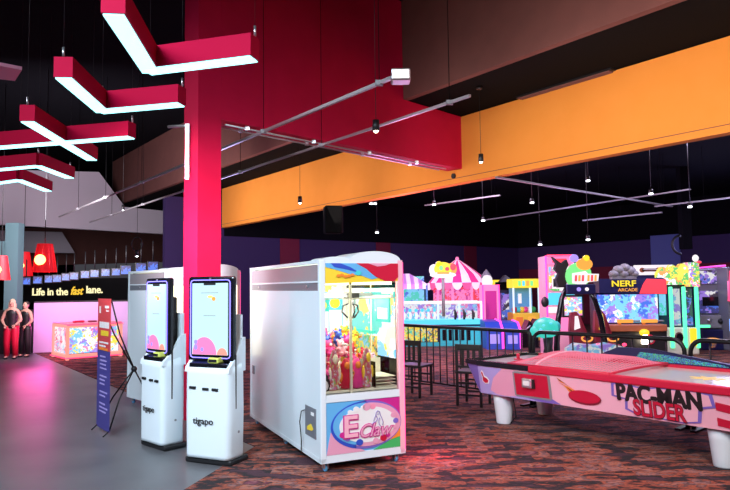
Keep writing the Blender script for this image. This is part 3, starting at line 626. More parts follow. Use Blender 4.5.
for a_,r_,m_ in ((2.0,.03,'white'),(2.25,.025,'white'),(1.75,.022,'white'),(.4,.03,'mid_pink'),(.05,.028,'violet'),(-.3,.02,'mid_pink'),(-1.0,.035,'red'),(-1.3,.03,'mid_pink'),(-.8,.025,'magenta'),(1.4,.03,'pink'),(1.62,.04,'mid_pink'),(3.6,.03,'magenta'),(3.9,.025,'violet'),(4.4,.035,'blue')):
    mb.disc(cx+.01+.285*math.cos(a_),cz+.16*math.sin(a_),r_,r_*.85,-.012,.004,m_,14)
mb.build('lower_panel',cr)
mb=MB(); mb.text('E',.27,(cx-.17,-.0145,cz-.015),'magenta',.002,bold=.014,sx=1.15); mb.text('E',.27,(cx-.17,-.019,cz-.012),'pale_pink',.002,bold=.004,sx=1.15)
mb.build('letter_e',cr); mb=MB(); mb.text('Claw',.165,(cx+.07,-.0145,cz-.06),'magenta',.002,shear=.35,bold=.007,sx=.95); mb.text('Claw',.165,(cx+.07,-.018,cz-.058),'mid_pink',.002,shear=.35,sx=.95)
mb.build('lettering',cr)
def outl(pts): return [(x_+cx,-.016,z_+cz) for x_,z_ in pts]
mb=MB(); mb.tube(outl([(.10,.055),(.085,.075),(.09,.10),(.105,.115),(.125,.105),(.13,.08),(.145,.05),(.16,.01),(.155,-.02)]),.003,'violet',5)
mb.tube(outl([(.105,.05),(.09,.02),(.06,.01),(.03,-.02)]),.003,'violet',5); mb.tube(outl([(.085,.07),(.07,.05),(.065,.02)]),.0025,'violet',5); mb.tube(outl([(.125,.05),(.115,.02),(.12,-.01),(.14,-.03)]),.003,'violet',5); mb.tube(outl([(.10,.085),(.11,.08),(.118,.09)]),.002,'violet',5)
mb.build('line_drawing',cr)
mb=MB(); mb.box(P,W-P,.02,.028,.685,CH-.215,'clear_glass'); mb.build('front_window',cr)
mb=MB(); mb.box(W*.36,W*.36+.022,.03,.05,.685,CH-.2,'cream'); mb.box(P,W-P,.032,.046,CH-.36,CH-.35,'cream'); mb.build('window_bar',cr)
# inside: bright strips, playfield, rails, hanging claw
mb=MB(); mb.box(.07,W-.07,.10,.14,CH-.23,CH-.20,'glow_case'); mb.box(.03,.045,.3,CL-.2,CH-.34,CH-.31,'glow_case'); mb.box(W-.05,W-.035,.2,CL-.2,CH-.30,CH-.27,'glow_case'); mb.build('light_strip',cr)
mb=MB(); mb.box(.03,W-.03,.06,CL-.06,.69,.71,'cream'); mb.build('playfield',cr)
mb=MB(); mb.box(.022,.03,P,CL-P,.71,CH-.04,'cream'); mb.build('inner_lining',cr)
mb=MB(); mb.box(W-.035,W-.025,.12,1.27,.96,CH-.26,'art_inside'); mb.box(W-.055,W-.05,.60,.62,.9,CH-.2,'cream'); mb.box(W-.055,W-.03,.55,1.25,1.17,1.2,'teal_plastic'); mb.box(W-.05,W-.035,.2,.5,1.3,1.58,'lit_teal'); mb.box(W-.052,W-.05,.24,.46,1.33,1.44,'lit_white'); mb.box(W-.05,W-.035,.5,1.25,.9,1.15,'art_prizes'); mb.build('side_picture',cr)  # glowing panel added to brighten the dark view through the right window
mb=MB(); mb.box(W-.075,W-.06,.1,CL-.1,CH-.36,CH-.33,'silver'); mb.box(.06,.075,.1,CL-.1,CH-.36,CH-.33,'silver'); mb.box(.06,W-.06,.55,.60,CH-.35,CH-.31,'silver'); mb.build('gantry_rail',cr)
clx,cly=W*.66,.57
mb=MB(); mb.cyl((clx,cly,CH-.35),(clx,cly,CH-.42),.045,m='silver'); mb.box(clx-.06,clx+.06,cly-.06,cly+.06,CH-.37,CH-.31,'black'); hub_=mb.build('claw',cr)
for a_ in (0,2.09,4.19):
    c_,s_=math.cos(a_+.4),math.sin(a_+.4); MB().tube([(clx+.02*c_,cly+.02*s_,CH-.41),(clx+.09*c_,cly+.09*s_,CH-.44),(clx+.10*c_,cly+.10*s_,CH-.50),(clx+.04*c_,cly+.04*s_,CH-.56)],.009,'black_gloss',6).build('prong',hub_)
mb=MB(); mb.box(.12,.13,.62,1.1,.71,1.1,'cream'); mb.box(W*.66,W*.66+.01,.05,.38,.71,.95,'clear_glass'); mb.box(W*.66,W-.07,.37,.38,.71,.95,'cream'); 
for i in range(4): mb.box(W*.68,W-.07,.05,.36,.715+i*.03,.72+i*.03,'cream')
mb.build('prize_chute',cr)
# printed cards hanging inside
for i,(x,y_,w_,h_,zc) in enumerate(((.13,.95,.17,.36,1.36),(.38,.95,.17,.36,1.36),(.60,1.15,.19,.42,1.36),(.2,1.7,.4,.15,1.58))):
    c_=MB(); c_.box(x-.08+.02,x+w_-.08,y_,y_+.008,zc-h_/2,zc+h_/2,('lit_teal','lit_teal','lit_cyan','lit_violet')[i]); 
    c_.box(x-.08+.03,x+w_-.08-.01,y_-.003,y_,zc-h_*.48,zc+h_*.1,'lit_white'); c_.disc(x-.08+w_/2,zc+h_*.28,w_*.32,w_*.3,y_-.006,.006,'lit_yellow',16)
    c_.build('hanging_card',cr)
mb=MB(); mb.box(.04,W-.04,1.27,1.29,.72,CH-.22,'art_inside'); mb.box(.04,W-.04,1.24,1.27,1.16,1.2,'teal_plastic'); mb.box(.10,.35,1.22,1.27,1.0,1.16,'navy'); mb.box(.45,.75,1.22,1.27,1.0,1.15,'art_prizes'); mb.build('inner_divider',cr)  # glow put into the divider artwork to brighten the machine's inside
# notice and flex on the left side panel
mb=MB(); mb.box(-.004,.004,.12,.40,.28,.55,'band_grey'); mb.box(-.006,-.003,.16,.24,.48,.51,'white'); 
mb.prism([(-.007,.18,.36),(-.007,.24,.40),(-.007,.34,.36),(-.007,.34,.33),(-.007,.22,.34)],(.003,0,0),'yellow'); mb.build('notice',cr)['label']='dark notice with yellow mark on the side'
mb=MB(); mb.tube([(-.01,.40,.50),(-.02,.46,.48),(-.03,.48,.38),(-.02,.46,.2),(-.02,.47,.1)],.006,'black',6); mb.build('power_cord',cr)
MB().box(-.004,.004,CL-.2,CL-.12,.62,.72,'band_grey').build('side_latch',cr)

# plush toys heaped in the machine
def plush(m,m2,kind):
    mb=MB()
    if kind==0:
        mb.ball((0,0,.05),(.055,.05,.06),m); mb.ball((0,-.01,.125),.045,m); mb.ball((0,-.052,.115),(.02,.014,.016),m2,8)
        for x in (-1,1): mb.ball((x*.035,0,.165),.018,m,8); mb.ball((x*.05,-.02,.07),(.02,.03,.02),m,8); mb.ball((x*.035,-.04,.015),(.022,.035,.02),m,8); mb.ball((x*.016,-.048,.135),.006,'ink',6)
    elif kind==1:
        mb.ball((0,0,.055),(.07,.065,.055),m); mb.ball((0,-.06,.05),(.022,.014,.016),m2,8)
        for x in (-1,1): mb.cyl((x*.035,0,.095),(x*.05,0,.15),.02,.004,m,8); mb.ball((x*.025,-.058,.075),.008,'ink',6); mb.ball((x*.055,-.03,.012),(.02,.03,.015),m2,8)
    else:
        mb.lathe([(.001,0),(.055,.01),(.06,.07),(.045,.15),(.05,.19),(.02,.24),(.001,.245)],m,16); mb.ball((0,-.045,.19),(.03,.02,.03),m2,8)
        for x in (-1,1): mb.ball((x*.055,-.02,.10),(.018,.022,.04),m2,8)
    return mb
cols=[('red','white'),('orange','cream'),('yellow','orange'),('hot_pink','white'),('pale_pink','white'),('blue','sky'),('red','yellow'),('cream','red')]
nmz=['red','orange','yellow','hot pink','pale pink','blue','red and yellow','cream']
protos={}
random.seed(11); Mw=Matrix.Translation((cn.x,cn.y,0)) @ Matrix.Rotation(CRZ,4,'Z'); placed=[]; idx=0
rows=[]
for layer in range(5):
    for iy in range(8):
        for ix in range(6):
            x=.12+ix*.125+random.uniform(-.02,.02); y_=.13+iy*.13+random.uniform(-.02,.02)
            if x>W*.62 and y_<.46: continue
            if x>W-.1: continue
            z_=.712+layer*.095
            if layer>=2 and (y_<.10+layer*.09 or random.random()<.2): continue
            if layer>=3 and (x>W*.6 and y_<.7): continue
            if layer==1 and y_<.2 and x>.45: continue
            rows.append((x,y_,z_))
for x,y_,z_ in rows:
    ci=random.choice([0,0,1,1,2,3,3,4,6,7,5]); kd=random.choice([0,1,0,1]); key=(ci,kd)
    if key not in protos: o=plush(*cols[ci],kd).build('plush_toy'); protos[key]=o
    else: o=protos[key].copy(); col.objects.link(o)
    o.location=Mw@Vector((x,y_,z_)); o.rotation_euler=(random.uniform(-.4,.4),random.uniform(-.4,.4),CRZ+random.uniform(-.7,.7)); s_=random.uniform(.75,.9) ; o.scale=(s_,s_,s_)
    tag(o,'%s %s plush toy in the heap behind the claw machine glass'%(nmz[ci],('eared','horned')[kd]),'plush toy','plush toys heaped in the claw machine')
# the long dolls leaning on the front glass
for x,z_,ci,lab,rot in ((.17,.712,1,'long patterned plush doll leaning at the front glass, left one',0),(.50,.712,6,'long yellow and red plush doll leaning at the front glass, right one',.1)):
    mb=plush('art_toy',cols[ci][1],2); o=mb.build('plush_doll',None,Mw@Vector((x,.095,z_)),CRZ+rot); o.scale=(.85,.85,1.5); tag(o,lab,'plush toy')
for x,c_,lab in ((.29,'red','tall red plush toy standing at the front glass, left of the pink one'),(.40,'hot_pink','tall hot pink plush toy standing at the front glass')):
    o=plush(c_,'orange',2).build('plush_toy',None,Mw@Vector((x,.10,.712)),CRZ); o.scale=(1.0,.85,1.15); tag(o,lab,'plush toy')
mb=MB(); mb.ball((0,0,.07),(.06,.05,.09),'ink'); mb.ball((0,-.02,.16),.04,'ink'); mb.ball((0,-.035,.06),(.04,.03,.06),'white'); mb.ball((0,-.055,.155),(.012,.012,.01),'orange',8)
o=mb.build('plush_toy',None,Mw@Vector((.085,.10,.712)),CRZ-.4); o.scale=(.8,.8,.8); tag(o,'black and white plush toy in the front left corner of the claw machine','plush toy')

# second claw machine behind the kiosks
m2=(-2.68,8.62); cr2=claw_machine('white claw machine standing behind the two kiosks and the red column',m2,math.radians(44),1.17,1.20,1.92)
mb=MB(); mb.box(P,1.17-P,.004,.03,.68,1.70,'glow_case'); mb.build('front_window',cr2); MB().box(P,1.17-P,.004,.02,.15,.61,'pale_pink').build('lower_panel',cr2); MB().box(P,1.17-P,.0,.02,1.70,1.88,'white_shell').build('marquee',cr2)

# ------------------------------------------------------------------ air hockey table
h0=atz(478.5,393,.36); hd=-AU; HRZ=math.atan2(hd.y,hd.x)+math.radians(1.5); h0g=Vector((h0.x,h0.y,0))
ht=thing('air_hockey_table','long pink and white air hockey table with a red mesh cover over its middle','air hockey table',h0g,HRZ); HL,HD=3.55,1.25; ZT=.745; ZU=.36
# apron: tapered box, chamfered nose at the left end
mb=MB()
out=[(-.13,.08,ZT-.02),(0,0,ZT-.02)]
mb.prism([(0,.05,ZU),(HL,.05,ZU),(HL,-.0,ZT-.06),(0,-.0,ZT-.06)],(0,.03,0),'pale_pink')
mb.build('front_apron',ht)
mb=MB(); # violet nose
mb.prism([(0,.05,ZU),(0,0,ZT-.05),(-.20,.03,ZT-.04),(-.05,.08,ZU+.01)],(0,.04,0),'violet'); mb.prism([(-.20,.03,ZT-.04),(-.05,.08,ZU+.01),(-.05,HD-.08,ZU+.01),(-.20,HD-.03,ZT-.04)],(.02,0,0),'violet'); mb.build('end_apron',ht)
mb=MB(); mb.prism([(0,HD-.05,ZU),(HL,HD-.05,ZU),(HL,HD,ZT-.06),(0,HD,ZT-.06)],(0,-.03,0),'pale_pink'); mb.box(-.03,HL,.09,HD-.09,ZU,ZU+.03,'black'); mb.build('underside',ht)
# rim
mb=MB(); mb.box(.74,HL,-.02,.055,ZT-.07,ZT+.005,'red',.012); mb.box(.0,HL,HD-.055,HD+.02,ZT-.07,ZT+.005,'red',.012); mb.prism([(-.22,.02,ZT-.045),(0,-.03,ZT-.045),(.75,-.03,ZT-.045),(.75,.05,ZT-.045),(0,.06,ZT-.045),(-.14,.12,ZT-.045),(-.14,HD-.12,ZT-.045),(0,HD-.06,ZT-.045),(0,HD+.02,ZT-.045),(-.22,HD-.03,ZT-.045)],(0,0,.05),'black_gloss'); mb.build('rim',ht)
mb=MB(); mb.box(-.13,HL,.055,HD-.055,ZT-.05,ZT-.025,'field_white'); 
mb.build('playing_surface',ht)
mb=MB(); pts=[]
for i in range(16):
    a_=2*PI*i/16; r_=.15 if i%2==0 else .07; pts.append((2.42+r_*math.cos(a_)*1.3,.62+r_*math.sin(a_),ZT-.025))
mb.prism(pts,(0,0,.003),'yellow'); mb.build('star_print',ht)
# artwork on the apron (slanted face)
def ap(x,s): # x along, s 0..1 up the apron
    return Vector((x,.05-.05*s-.0,ZU+(ZT-.06-ZU)*s))
apn=Vector((0,-(ZT-.06-ZU),-.05)).normalized()
def apoly(mb_,pts,m,lift=.003): mb_.prism([ap(x,s)+apn*lift for x,s in pts],apn*.002,m)
mb=MB()
apoly(mb,[(0,0),(.0,1),(.36,1),(.30,.55),(.42,.30),(.55,.12),(.9,.0)],'lavender')
apoly(mb,[(.55,.12),(.65,.35),(.85,.30),(1.0,.18),(1.12,0.02),(.9,.0)],'violet',.004)
apoly(mb,[(.16,.15),(.22,.62),(.34,.93),(.50,.98),(.62,.90),(.62,.12),(.42,.02),(.25,.04)],'mid_pink',.005)
# pointing hand shape (bold comic glove)
apoly(mb,[(.035,.78),(.055,.86),(.075,.80),(.09,.66),(.13,.62),(.16,.5),(.14,.38),(.09,.36),(.05,.46),(.05,.62)],'white',.006)
apoly(mb,[(.045,.76),(.056,.81),(.066,.77),(.08,.62),(.12,.58),(.145,.5),(.13,.42),(.09,.40),(.062,.48),(.062,.62)],'red',.008)
# comet and puck
def oval(cx_,cs_,rx,rs,n=20): return [(cx_+rx*math.cos(2*PI*i/n),cs_+rs*math.sin(2*PI*i/n)) for i in range(n)]
for i in range(5): apoly(mb,[(1.10+.005*i,.95-.05*i),(1.12+.03*i,.9-.06*i),(1.32+.05*i,.52-.05*i),(1.27+.05*i,.40-.01*i)],('orange','maroon','orange','mid_pink','orange')[i],.004+.0006*i)
apoly(mb,oval(1.42,.36,.19,.22),'maroon',.007); apoly(mb,oval(1.415,.40,.185,.20),'red',.010)
# right-end red rays
for i in range(2): apoly(mb,[(2.72,.12+.42*i),(2.72,.34+.42*i),(3.05,.20+.42*i),(3.05,.0+.40*i)],'red',.004)
apoly(mb,[(2.98,0),(2.98,1),(3.05,1),(3.05,0)],'red',.006); apoly(mb,[(3.05,0),(3.05,1),(HL,1),(HL,0)],'red',.004)
mb.build('apron_artwork',ht)
# logo lettering
ang=math.atan2(.05,ZT-.06-ZU)
def am(x,s,lift,rot=0): 
    return Matrix.Translation(ap(x,s)+apn*lift) @ Matrix.Rotation(PI/2+ang,4,'X') @ Matrix.Rotation(rot,4,'Z')
mb=MB()
apoly(mb,[(1.73,.56),(1.74,.95),(1.85,1.0),(2.08,.90),(2.2,.98),(2.55,1.0),(2.70,.96),(2.72,.60),(2.60,.52),(2.58,.12),(2.42,.03),(1.96,.10),(1.86,.20),(1.87,.50)],'violet',.006)
apoly(mb,[(1.76,.60),(1.77,.92),(1.86,.96),(2.08,.86),(2.2,.94),(2.55,.96),(2.67,.92),(2.69,.64),(2.57,.56),(2.55,.15),(2.42,.07),(1.97,.14),(1.89,.24),(1.90,.53)],'pale_pink',.009)
[mb.text('PAC-MAN',.235,None,'ink',.001,bold=.003,sx=.79,mtx=am(2.20+dx_,.70+dz_,.013+.0004*n_)) for n_,(dx_,dz_) in enumerate(((-.009,0),(.009,0),(0,.02),(0,-.02),(0,0)))]; mb.text('SLIDER',.215,None,'ink',.001,bold=.010,sx=.76,mtx=am(2.20,.29,.0155)); mb.text('SLIDER',.215,None,'red',.001,bold=.005,sx=.76,mtx=am(2.20,.295,.018))
mb.build('logo',ht)
# coin panel
mb=MB(); apoly(mb,[(.52,.12),(.52,.93),(.55,.97),(.99,.97),(1.02,.93),(1.02,.14),(.99,.10),(.55,.08)],'grey',.008); apoly(mb,[(.545,.15),(.545,.90),(.99,.93),(.99,.17)],'red',.012); cp=mb.build('coin_panel',ht)
o_=ap(.73,.60)+apn*.01
mb=MB(); mb.box(-.065,.065,-.045,.0,-.05,.055,'silver',.01); mb.box(-.04,.04,-.05,-.045,-.02,.03,'white'); mb.box(.04,.09,-.03,0,-.05,.05,'black'); c_=mb.build('coin_slot',cp); c_.location=o_
# legs
for x,y_ in ((.20,.22),(.20,HD-.22),(2.68,.22),(2.68,HD-.22)):
    mb=MB(); mb.lathe([(.02,.006),(.085,.006),(.09,.02),(.098,.1),(.115,.25),(.128,ZU+.01)],'white_shell',20,c=(x,y_,0)); mb.lathe([(.001,.0),(.08,.0),(.08,.006),(.001,.006)],'black',16,c=(x,y_,0)); mb.build('leg',ht)
# red mesh cover
x0,x1=.45,1.72; mb=MB(); nx,ny=40,24
def cov(s,t_): # t across 0..1
    zz=math.sin(PI*t_)**.75*.11; x=x0+(x1-x0)*s; e=min(s,1-s)*6; e=min(1,e); return Vector((x+(1-t_)*0+(.0),.03+(HD-.06)*t_,ZT+.005+zz*(.15+.85*min(1,e))))
grid=[[mb.bm.verts.new(cov(i/nx,j/ny)) for j in range(ny+1)] for i in range(nx+1)]
for i in range(nx):
    for j in range(ny): mb.bm.faces.new((grid[i][j],grid[i+1][j],grid[i+1][j+1],grid[i][j+1]))
mb._fin([v for r_ in grid for v in r_],'net_pink',False); cov_o=mb.build('mesh_cover',ht)
wf=cov_o.modifiers.new('w','WIREFRAME'); wf.thickness=.008; wf.use_even_offset=False
mb=MB()
for s in (0,.28,1): mb.tube([cov(s,j/12) for j in range(13)],.014,'pale_pink' if s==.28 else 'red',8)
mb.tube([cov(0,0)+Vector((0,-.02,0)),cov(1,0)+Vector((0,-.02,0))],.018,'red',8); mb.tube([cov(0,1),cov(1,1)],.018,'red',8); mb.build('cover_hoop',ht)
# dark printed board along the far side
mb=MB(); mb.prism([(.75,HD-.0,ZT),(1.1,HD,ZT+.15),(1.5,HD,ZT+.16),(2.75,HD,ZT)],(0,.03,0),'navy'); mb.prism([(1.30,HD-.004,ZT+.015),(1.38,HD-.004,ZT+.11),(1.7,HD-.004,ZT+.10),(2.3,HD-.004,ZT+.035),(2.35,HD-.004,ZT+.015)],(0,.004,0),'art_greenlabel'); mb.build('side_board',ht)
mb=MB(); mb.cyl((0,0,0),(0,0,.012),.055,m='red',n=20); mb.cyl((0,0,.012),(0,0,.05),.022,.018,'red',12); mb.ball((0,0,.055),.024,'red',10)
Mh=Matrix.Translation(h0g) @ Matrix.Rotation(HRZ,4,'Z'); o=mb.build('mallet',None,Mh@Vector((.12,.62,ZT-.024)),0); tag(o,'small red mallet lying on the left end of the air hockey table','mallet')
mb=MB(); mb.tube([(.35,.2,ZU),(.38,.2,.22),(.36,.24,.1),(.30,.22,.02)],.007,'black',6); mb.build('power_cord',ht)

# ------------------------------------------------------------------ black barriers
f0=atz(408,387); f1=atz(474,397); fd=(f1-f0); fd.z=0; fd.normalize(); fR=math.atan2(fd.y,fd.x)
def barrier(o,L_,label,rr=.12,n=14,rail=True,base=True):
    t=thing('barrier',label,'barrier',(o.x,o.y,.008),fR,'black tube barriers'); H=1.0
    pts=[(0,0,0)]+[(rr-rr*math.cos(a),0,H-rr+rr*math.sin(a)) for a in [PI/2*i/5 for i in range(6)]]+[(L_-rr+rr*math.sin(a),0,H-rr+rr*math.cos(a)) for a in [PI/2*i/5 for i in range(6)]]+[(L_,0,0)]
    MB().tube(pts,.026,'black_metal',8).build('hoop',t)
    MB().tube([(0,0,.12),(L_,0,.12)],.015,'black_metal',6).build('bottom_rail',t)
    for i in range(1,n): MB().tube([(L_*i/n,0,.12),(L_*i/n,0,H)],.010,'black_metal',6).build('bar',t)
    for x in (.05,L_-.05): MB().box(x-.03,x+.03,-.16,.16,0,.02,'black_metal').build('foot',t)
    return t
tot=0
qs=[(-1.15,2.9,'black barrier behind the high stool and the left end of the air hockey table',21,.06),(1.80,1.55,'black barrier with rounded corners behind the middle of the air hockey table',10,.14),(3.43,.0,'',0,0)]
# ends located by sight: second hoop spans 532..684, third begins at 690
def t_at(x):
    d=ray(x,340); d.z=0
    # intersection of ground line f0+fd*t with view azimuth
    m=d.x/d.y; return (m*f0.y-f0.x)/(fd.x-m*fd.y)
tA,tB1,tB2,tC=t_at(398),t_at(533),t_at(684),t_at(690)
fo=Vector((-fd.y,fd.x,0))*.28
barrier(f0+fo*0+fd*(tA-1.0),tB1-tA+1.0-.05,'black tube barrier reaching from the claw machine past the high stool',.05,26)
barrier(f0+fd*tB1,tB2-tB1,'black tube barrier with rounded corners behind the mesh cover of the air hockey table',.14,10)
barrier(f0+fd*tC,1.9,'black tube barrier at the right edge of the picture, behind the yellow star',.14,9)

# ------------------------------------------------------------------ high stools
def chair(x,y,rz,label):
    p=atz(x,y); t=thing('cafe_chair',label,'chair',(p.x,p.y,.008),rz,'black chairs by the barrier'); w=.17
    for a in (-1,1):
        MB().box(a*w-.016,a*w+.016,-.19,-.16,0,.45,'black').build('leg',t); MB().prism([(a*w-.016,.16,0),(a*w+.016,.16,0),(a*w+.016,.19,0),(a*w-.016,.19,0)],(0,0,.45),'black').build('leg',t)
    MB().box(-.20,.20,-.20,.20,.44,.475,'black',.012).build('seat',t)
    mb=MB(); mb.box(-w-.016,-w+.016,.165,.195,.47,.84,'black'); mb.box(w-.016,w+.016,.165,.195,.47,.84,'black'); mb.box(-w,w,.168,.19,.76,.84,'black',.008); mb.box(-w,w,.17,.188,.52,.55,'black')
    for i in (-1,0,1): mb.box(i*.08-.02,i*.08+.02,.172,.186,.55,.76,'black')
    mb.build('backrest',t)
    for z in (.14,.30): MB().box(-w,w,-.185,-.17,z,z+.025,'black').build('stretcher',t); MB().box(-w,w,.17,.185,z,z+.025,'black').build('stretcher',t)
    return t
chair(416,396,math.radians(145),'black slatted chair standing right beside the large white claw machine')
chair(474,405,math.radians(150),'black slatted chair just left of the air hockey table end')

# ------------------------------------------------------------------ carnival games beyond the barrier
def spot(x,y): p=atz(x,y); return Vector((p.x,p.y,.008))
# striped-canopy booth (left) : local x to the right, y away
s0=spot(395,350); K=s0.y/FPX   # metres per pixel at this distance
sb=thing('carnival_booth','long game booth under a pale pink striped canopy, partly behind the claw machine','carnival booth',((395-365)/FPX*(s0.y+3.0)-1.7,s0.y+3.0,.008),0)
k=(s0.y+3.0)/FPX; X0=0; X1=1.7+(427-395)*k
zt=EYE+(288-276)*k; ze=EYE+(288-287)*k
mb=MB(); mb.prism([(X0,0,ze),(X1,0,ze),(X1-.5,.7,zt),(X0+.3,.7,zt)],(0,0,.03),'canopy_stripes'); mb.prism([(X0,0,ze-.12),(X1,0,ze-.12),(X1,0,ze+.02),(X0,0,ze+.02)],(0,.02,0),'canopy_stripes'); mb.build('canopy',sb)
mb=MB(); mb.box(X0,X1,1.2,1.25,.3,zt-.05,'art_backdrop'); mb.build('backdrop',sb)
mb=MB()
for x in (X0+.03,(X0+X1)/2,X1-.03): MB().box(x-.03,x+.03,.0,.06,0,ze,'sky').build('post',sb)
MB().box(X0,X1,.05,1.2,0,.35,'cyan').build('base',sb)
# round tent booth
tcx=457; c_=spot(tcx,346); c_=Vector((c_.x*1.0,c_.y+2.9,.008)); k=c_.y/FPX; c_.x=(tcx-365)/FPX*c_.y
tb=thing('carnival_tent','round game booth under a pink and white striped tent roof with scalloped edge','carnival booth',c_)
hz=EYE+2*k; R_=30*k
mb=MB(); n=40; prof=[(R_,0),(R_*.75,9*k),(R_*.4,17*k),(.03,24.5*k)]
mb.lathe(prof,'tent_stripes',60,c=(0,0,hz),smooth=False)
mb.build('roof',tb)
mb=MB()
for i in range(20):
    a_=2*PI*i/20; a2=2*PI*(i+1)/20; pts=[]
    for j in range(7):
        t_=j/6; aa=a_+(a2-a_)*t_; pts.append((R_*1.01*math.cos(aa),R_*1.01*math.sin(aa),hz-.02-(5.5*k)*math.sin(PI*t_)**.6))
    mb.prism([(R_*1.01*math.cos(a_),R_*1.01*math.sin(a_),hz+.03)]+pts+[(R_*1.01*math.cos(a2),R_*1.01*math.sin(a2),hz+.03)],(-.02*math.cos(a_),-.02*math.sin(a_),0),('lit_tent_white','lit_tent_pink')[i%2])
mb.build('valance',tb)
mb=MB()
for a_ in (-2.5,-1.9,-1.2,-.5,.4): MB().cyl((R_*.9*math.cos(a_),R_*.9*math.sin(a_),0),(R_*.9*math.cos(a_),R_*.9*math.sin(a_),hz),.04,m='lit_pink').build('post',tb)
mb=MB(); mb.box(-R_*.8,R_*.8,R_*.1,R_*.16,.3,hz-.1,'art_pinkwall'); mb.build('back_wall',tb)
mb=MB(); mb.lathe([(R_*.8,0),(R_*.86,.05),(R_*.86,.55),(R_*.8,.6)],'hot_pink',32); mb.build('base',tb)
mb=MB(); mb.ball((0,0,hz+25*k),.06,'lit_pink',10); mb.build('finial',tb)
# yellow topper sign between the two roofs
p=atd(443,269,16.3); k=16.3/FPX; ts=thing('topper_sign','bright yellow cut-out sign with round shapes standing above the two striped roofs','sign',(p.x,p.y,p.z-8*k))
mb=MB(); mb.disc(0,8*k,9*k,7*k,0,.1,'lit_yellow',24); mb.disc(-9*k,7*k,4.5*k,6*k,.02,.1,'lit_white',16); mb.disc(9*k,8*k,5*k,6*k,.02,.1,'lit_orange',16); mb.disc(10*k,10*k,3*k,3.5*k,-.02,.1,'lit_red',14); mb.disc(0,2*k,13*k,3*k,-.03,.1,'lit_white',20); mb.disc(-4*k,13*k,3*k,3*k,.0,.1,'lit_yellow',12); mb.build('cut_out_board',ts)
mb=MB(); mb.disc(-2*k,9*k,2*k,2.5*k,-.05,.05,'lit_green',12); mb.disc(4*k,8*k,2*k,2*k,-.05,.05,'lit_red',12); mb.box(-6*k,6*k,-.05,0,3*k,5*k,'lit_orange'); mb.build('painted_shapes',ts)
MB().cyl((0,.05,-1.0),(0,.05,2*k),.04,m='grey').build('post',ts)
# long glass prize counter in front
s1=spot(397,347); k=s1.y/FPX; cx0=s1.x-.9; cx1=(481-365)/FPX*s1.y
cg=thing('prize_counter','long glass-topped coin game with cyan ledge and yellow prize panels below','game',(cx0,s1.y,.008)); L_=cx1-cx0; hz=lambda y_: EYE+(286.5-y_)*k
mb=MB(); mb.box(0,L_,0,.8,.0,.1,'cyan'); mb.box(0,L_,-.08,.8,hz(325),hz(320),'lit_cyan',.02); mb.box(0,L_,.1,.8,.1,hz(325),'navy'); mb.build('body',cg)
mb=MB(); mb.box(0.02,L_*.62,.05,.1,.12,hz(327),'art_prizes'); mb.build('prize_panel',cg)
mb=MB(); mb.box(L_*.64,L_,.03,.1,.1,hz(327),'cyan'); 
for i in range(5): mb.box(L_*.66+i*.17,L_*.66+i*.17+.09,.0,.03,.15,hz(330),'black_gloss',.01)
mb.build('front_door',cg)
mb=MB(); T=hz(302); B=hz(320)
mb.box(0,L_,0,.06,T-.07,T,'lit_white',.01); mb.box(0,L_,.74,.8,T-.07,T,'lit_white'); 
for x in (0,L_*.28,L_*.62,L_*.8,L_-.05): mb.box(x,x+.05,0,.05,B,T-.07,'glow_cool')
mb.build('glass_frame',cg); MB().box(.02,L_-.02,.02,.03,B,T-.07,'clear_glass').build('front_glass',cg)
MB().box(.05,L_-.05,.5,.52,B,T-.09,'art_figure').build('inner_picture',cg)
for i in range(7):
    x=.95+i*.17; mb=MB(); mb.ball((x,.25,B+.10),(.055,.05,.11),'lit_white',8); mb.ball((x,.25,B+.25),.05,'lit_cyan',8); mb.ball((x-.05,.2,B+.12),(.02,.02,.06),'lit_cyan',6); mb.build('figurine',cg)
for i,x_ in enumerate((457,466,475)):
    p=atd(x_,323,s1.y-.35); t=thing('water_gun','black mounted squirt gun on the cyan ledge, %s of three'%('left one','middle one','right one')[i],'toy gun',(p.x,p.y+.3,hz(320)+.005),0,'squirt guns on the ledge')
    MB().cyl((0,0,0),(0,0,.15),.03,m='black').build('stand',t); mb=MB(); mb.tube([(-.02,-.12,.17),(0,0,.2),(.02,.22,.24)],.03,'black',8); mb.box(-.03,.03,-.16,-.08,.06,.2,'black',.01); mb.build('barrel',t)
# pink neon cabinet with rounded white topper
def cab_at(x0,x1,yb,depth,name,label,cat,rz=0,group=None):
    a=spot(x0,yb); k=a.y/FPX; t=thing(name,label,cat,a,rz,group); return t,(x1-x0)*k,k,(lambda y_: EYE+(285.0-y_-(x0-430)*.012)*k)
t,w,k,hz=cab_at(484,500,344,.6,'neon_cabinet','narrow hot pink lit cabinet with a white rounded topper','arcade cabinet')
MB().box(0,w,0,.6,0,hz(284),'lit_pink',.02).build('body',t)
mb=MB(); mb.box(w*.15,w*.85,-.01,0,.5,hz(290),'magenta'); mb.build('front_panel',t)
mb=MB(); mb.tube([(0,-.02,.1),(0,-.02,hz(284)),(w,-.02,hz(284)),(w,-.02,.1)],.02,'neon_pink'); mb.build('neon_tube',t)
mb=MB(); mb.lathe([(5*k,0),(5.5*k,3*k),(5*k,7*k),(3*k,9.5*k),(.01,10*k)],'lit_white',16,c=(w*.42,.3,hz(284))); mb.build('topper',t)
mb=MB(); mb.lathe([(6*k,0),(5*k,3*k),(2*k,7*k),(.01,9*k)],'grey',12,c=(w*.45,.5,hz(277))); mb.build('topper_hood',t)
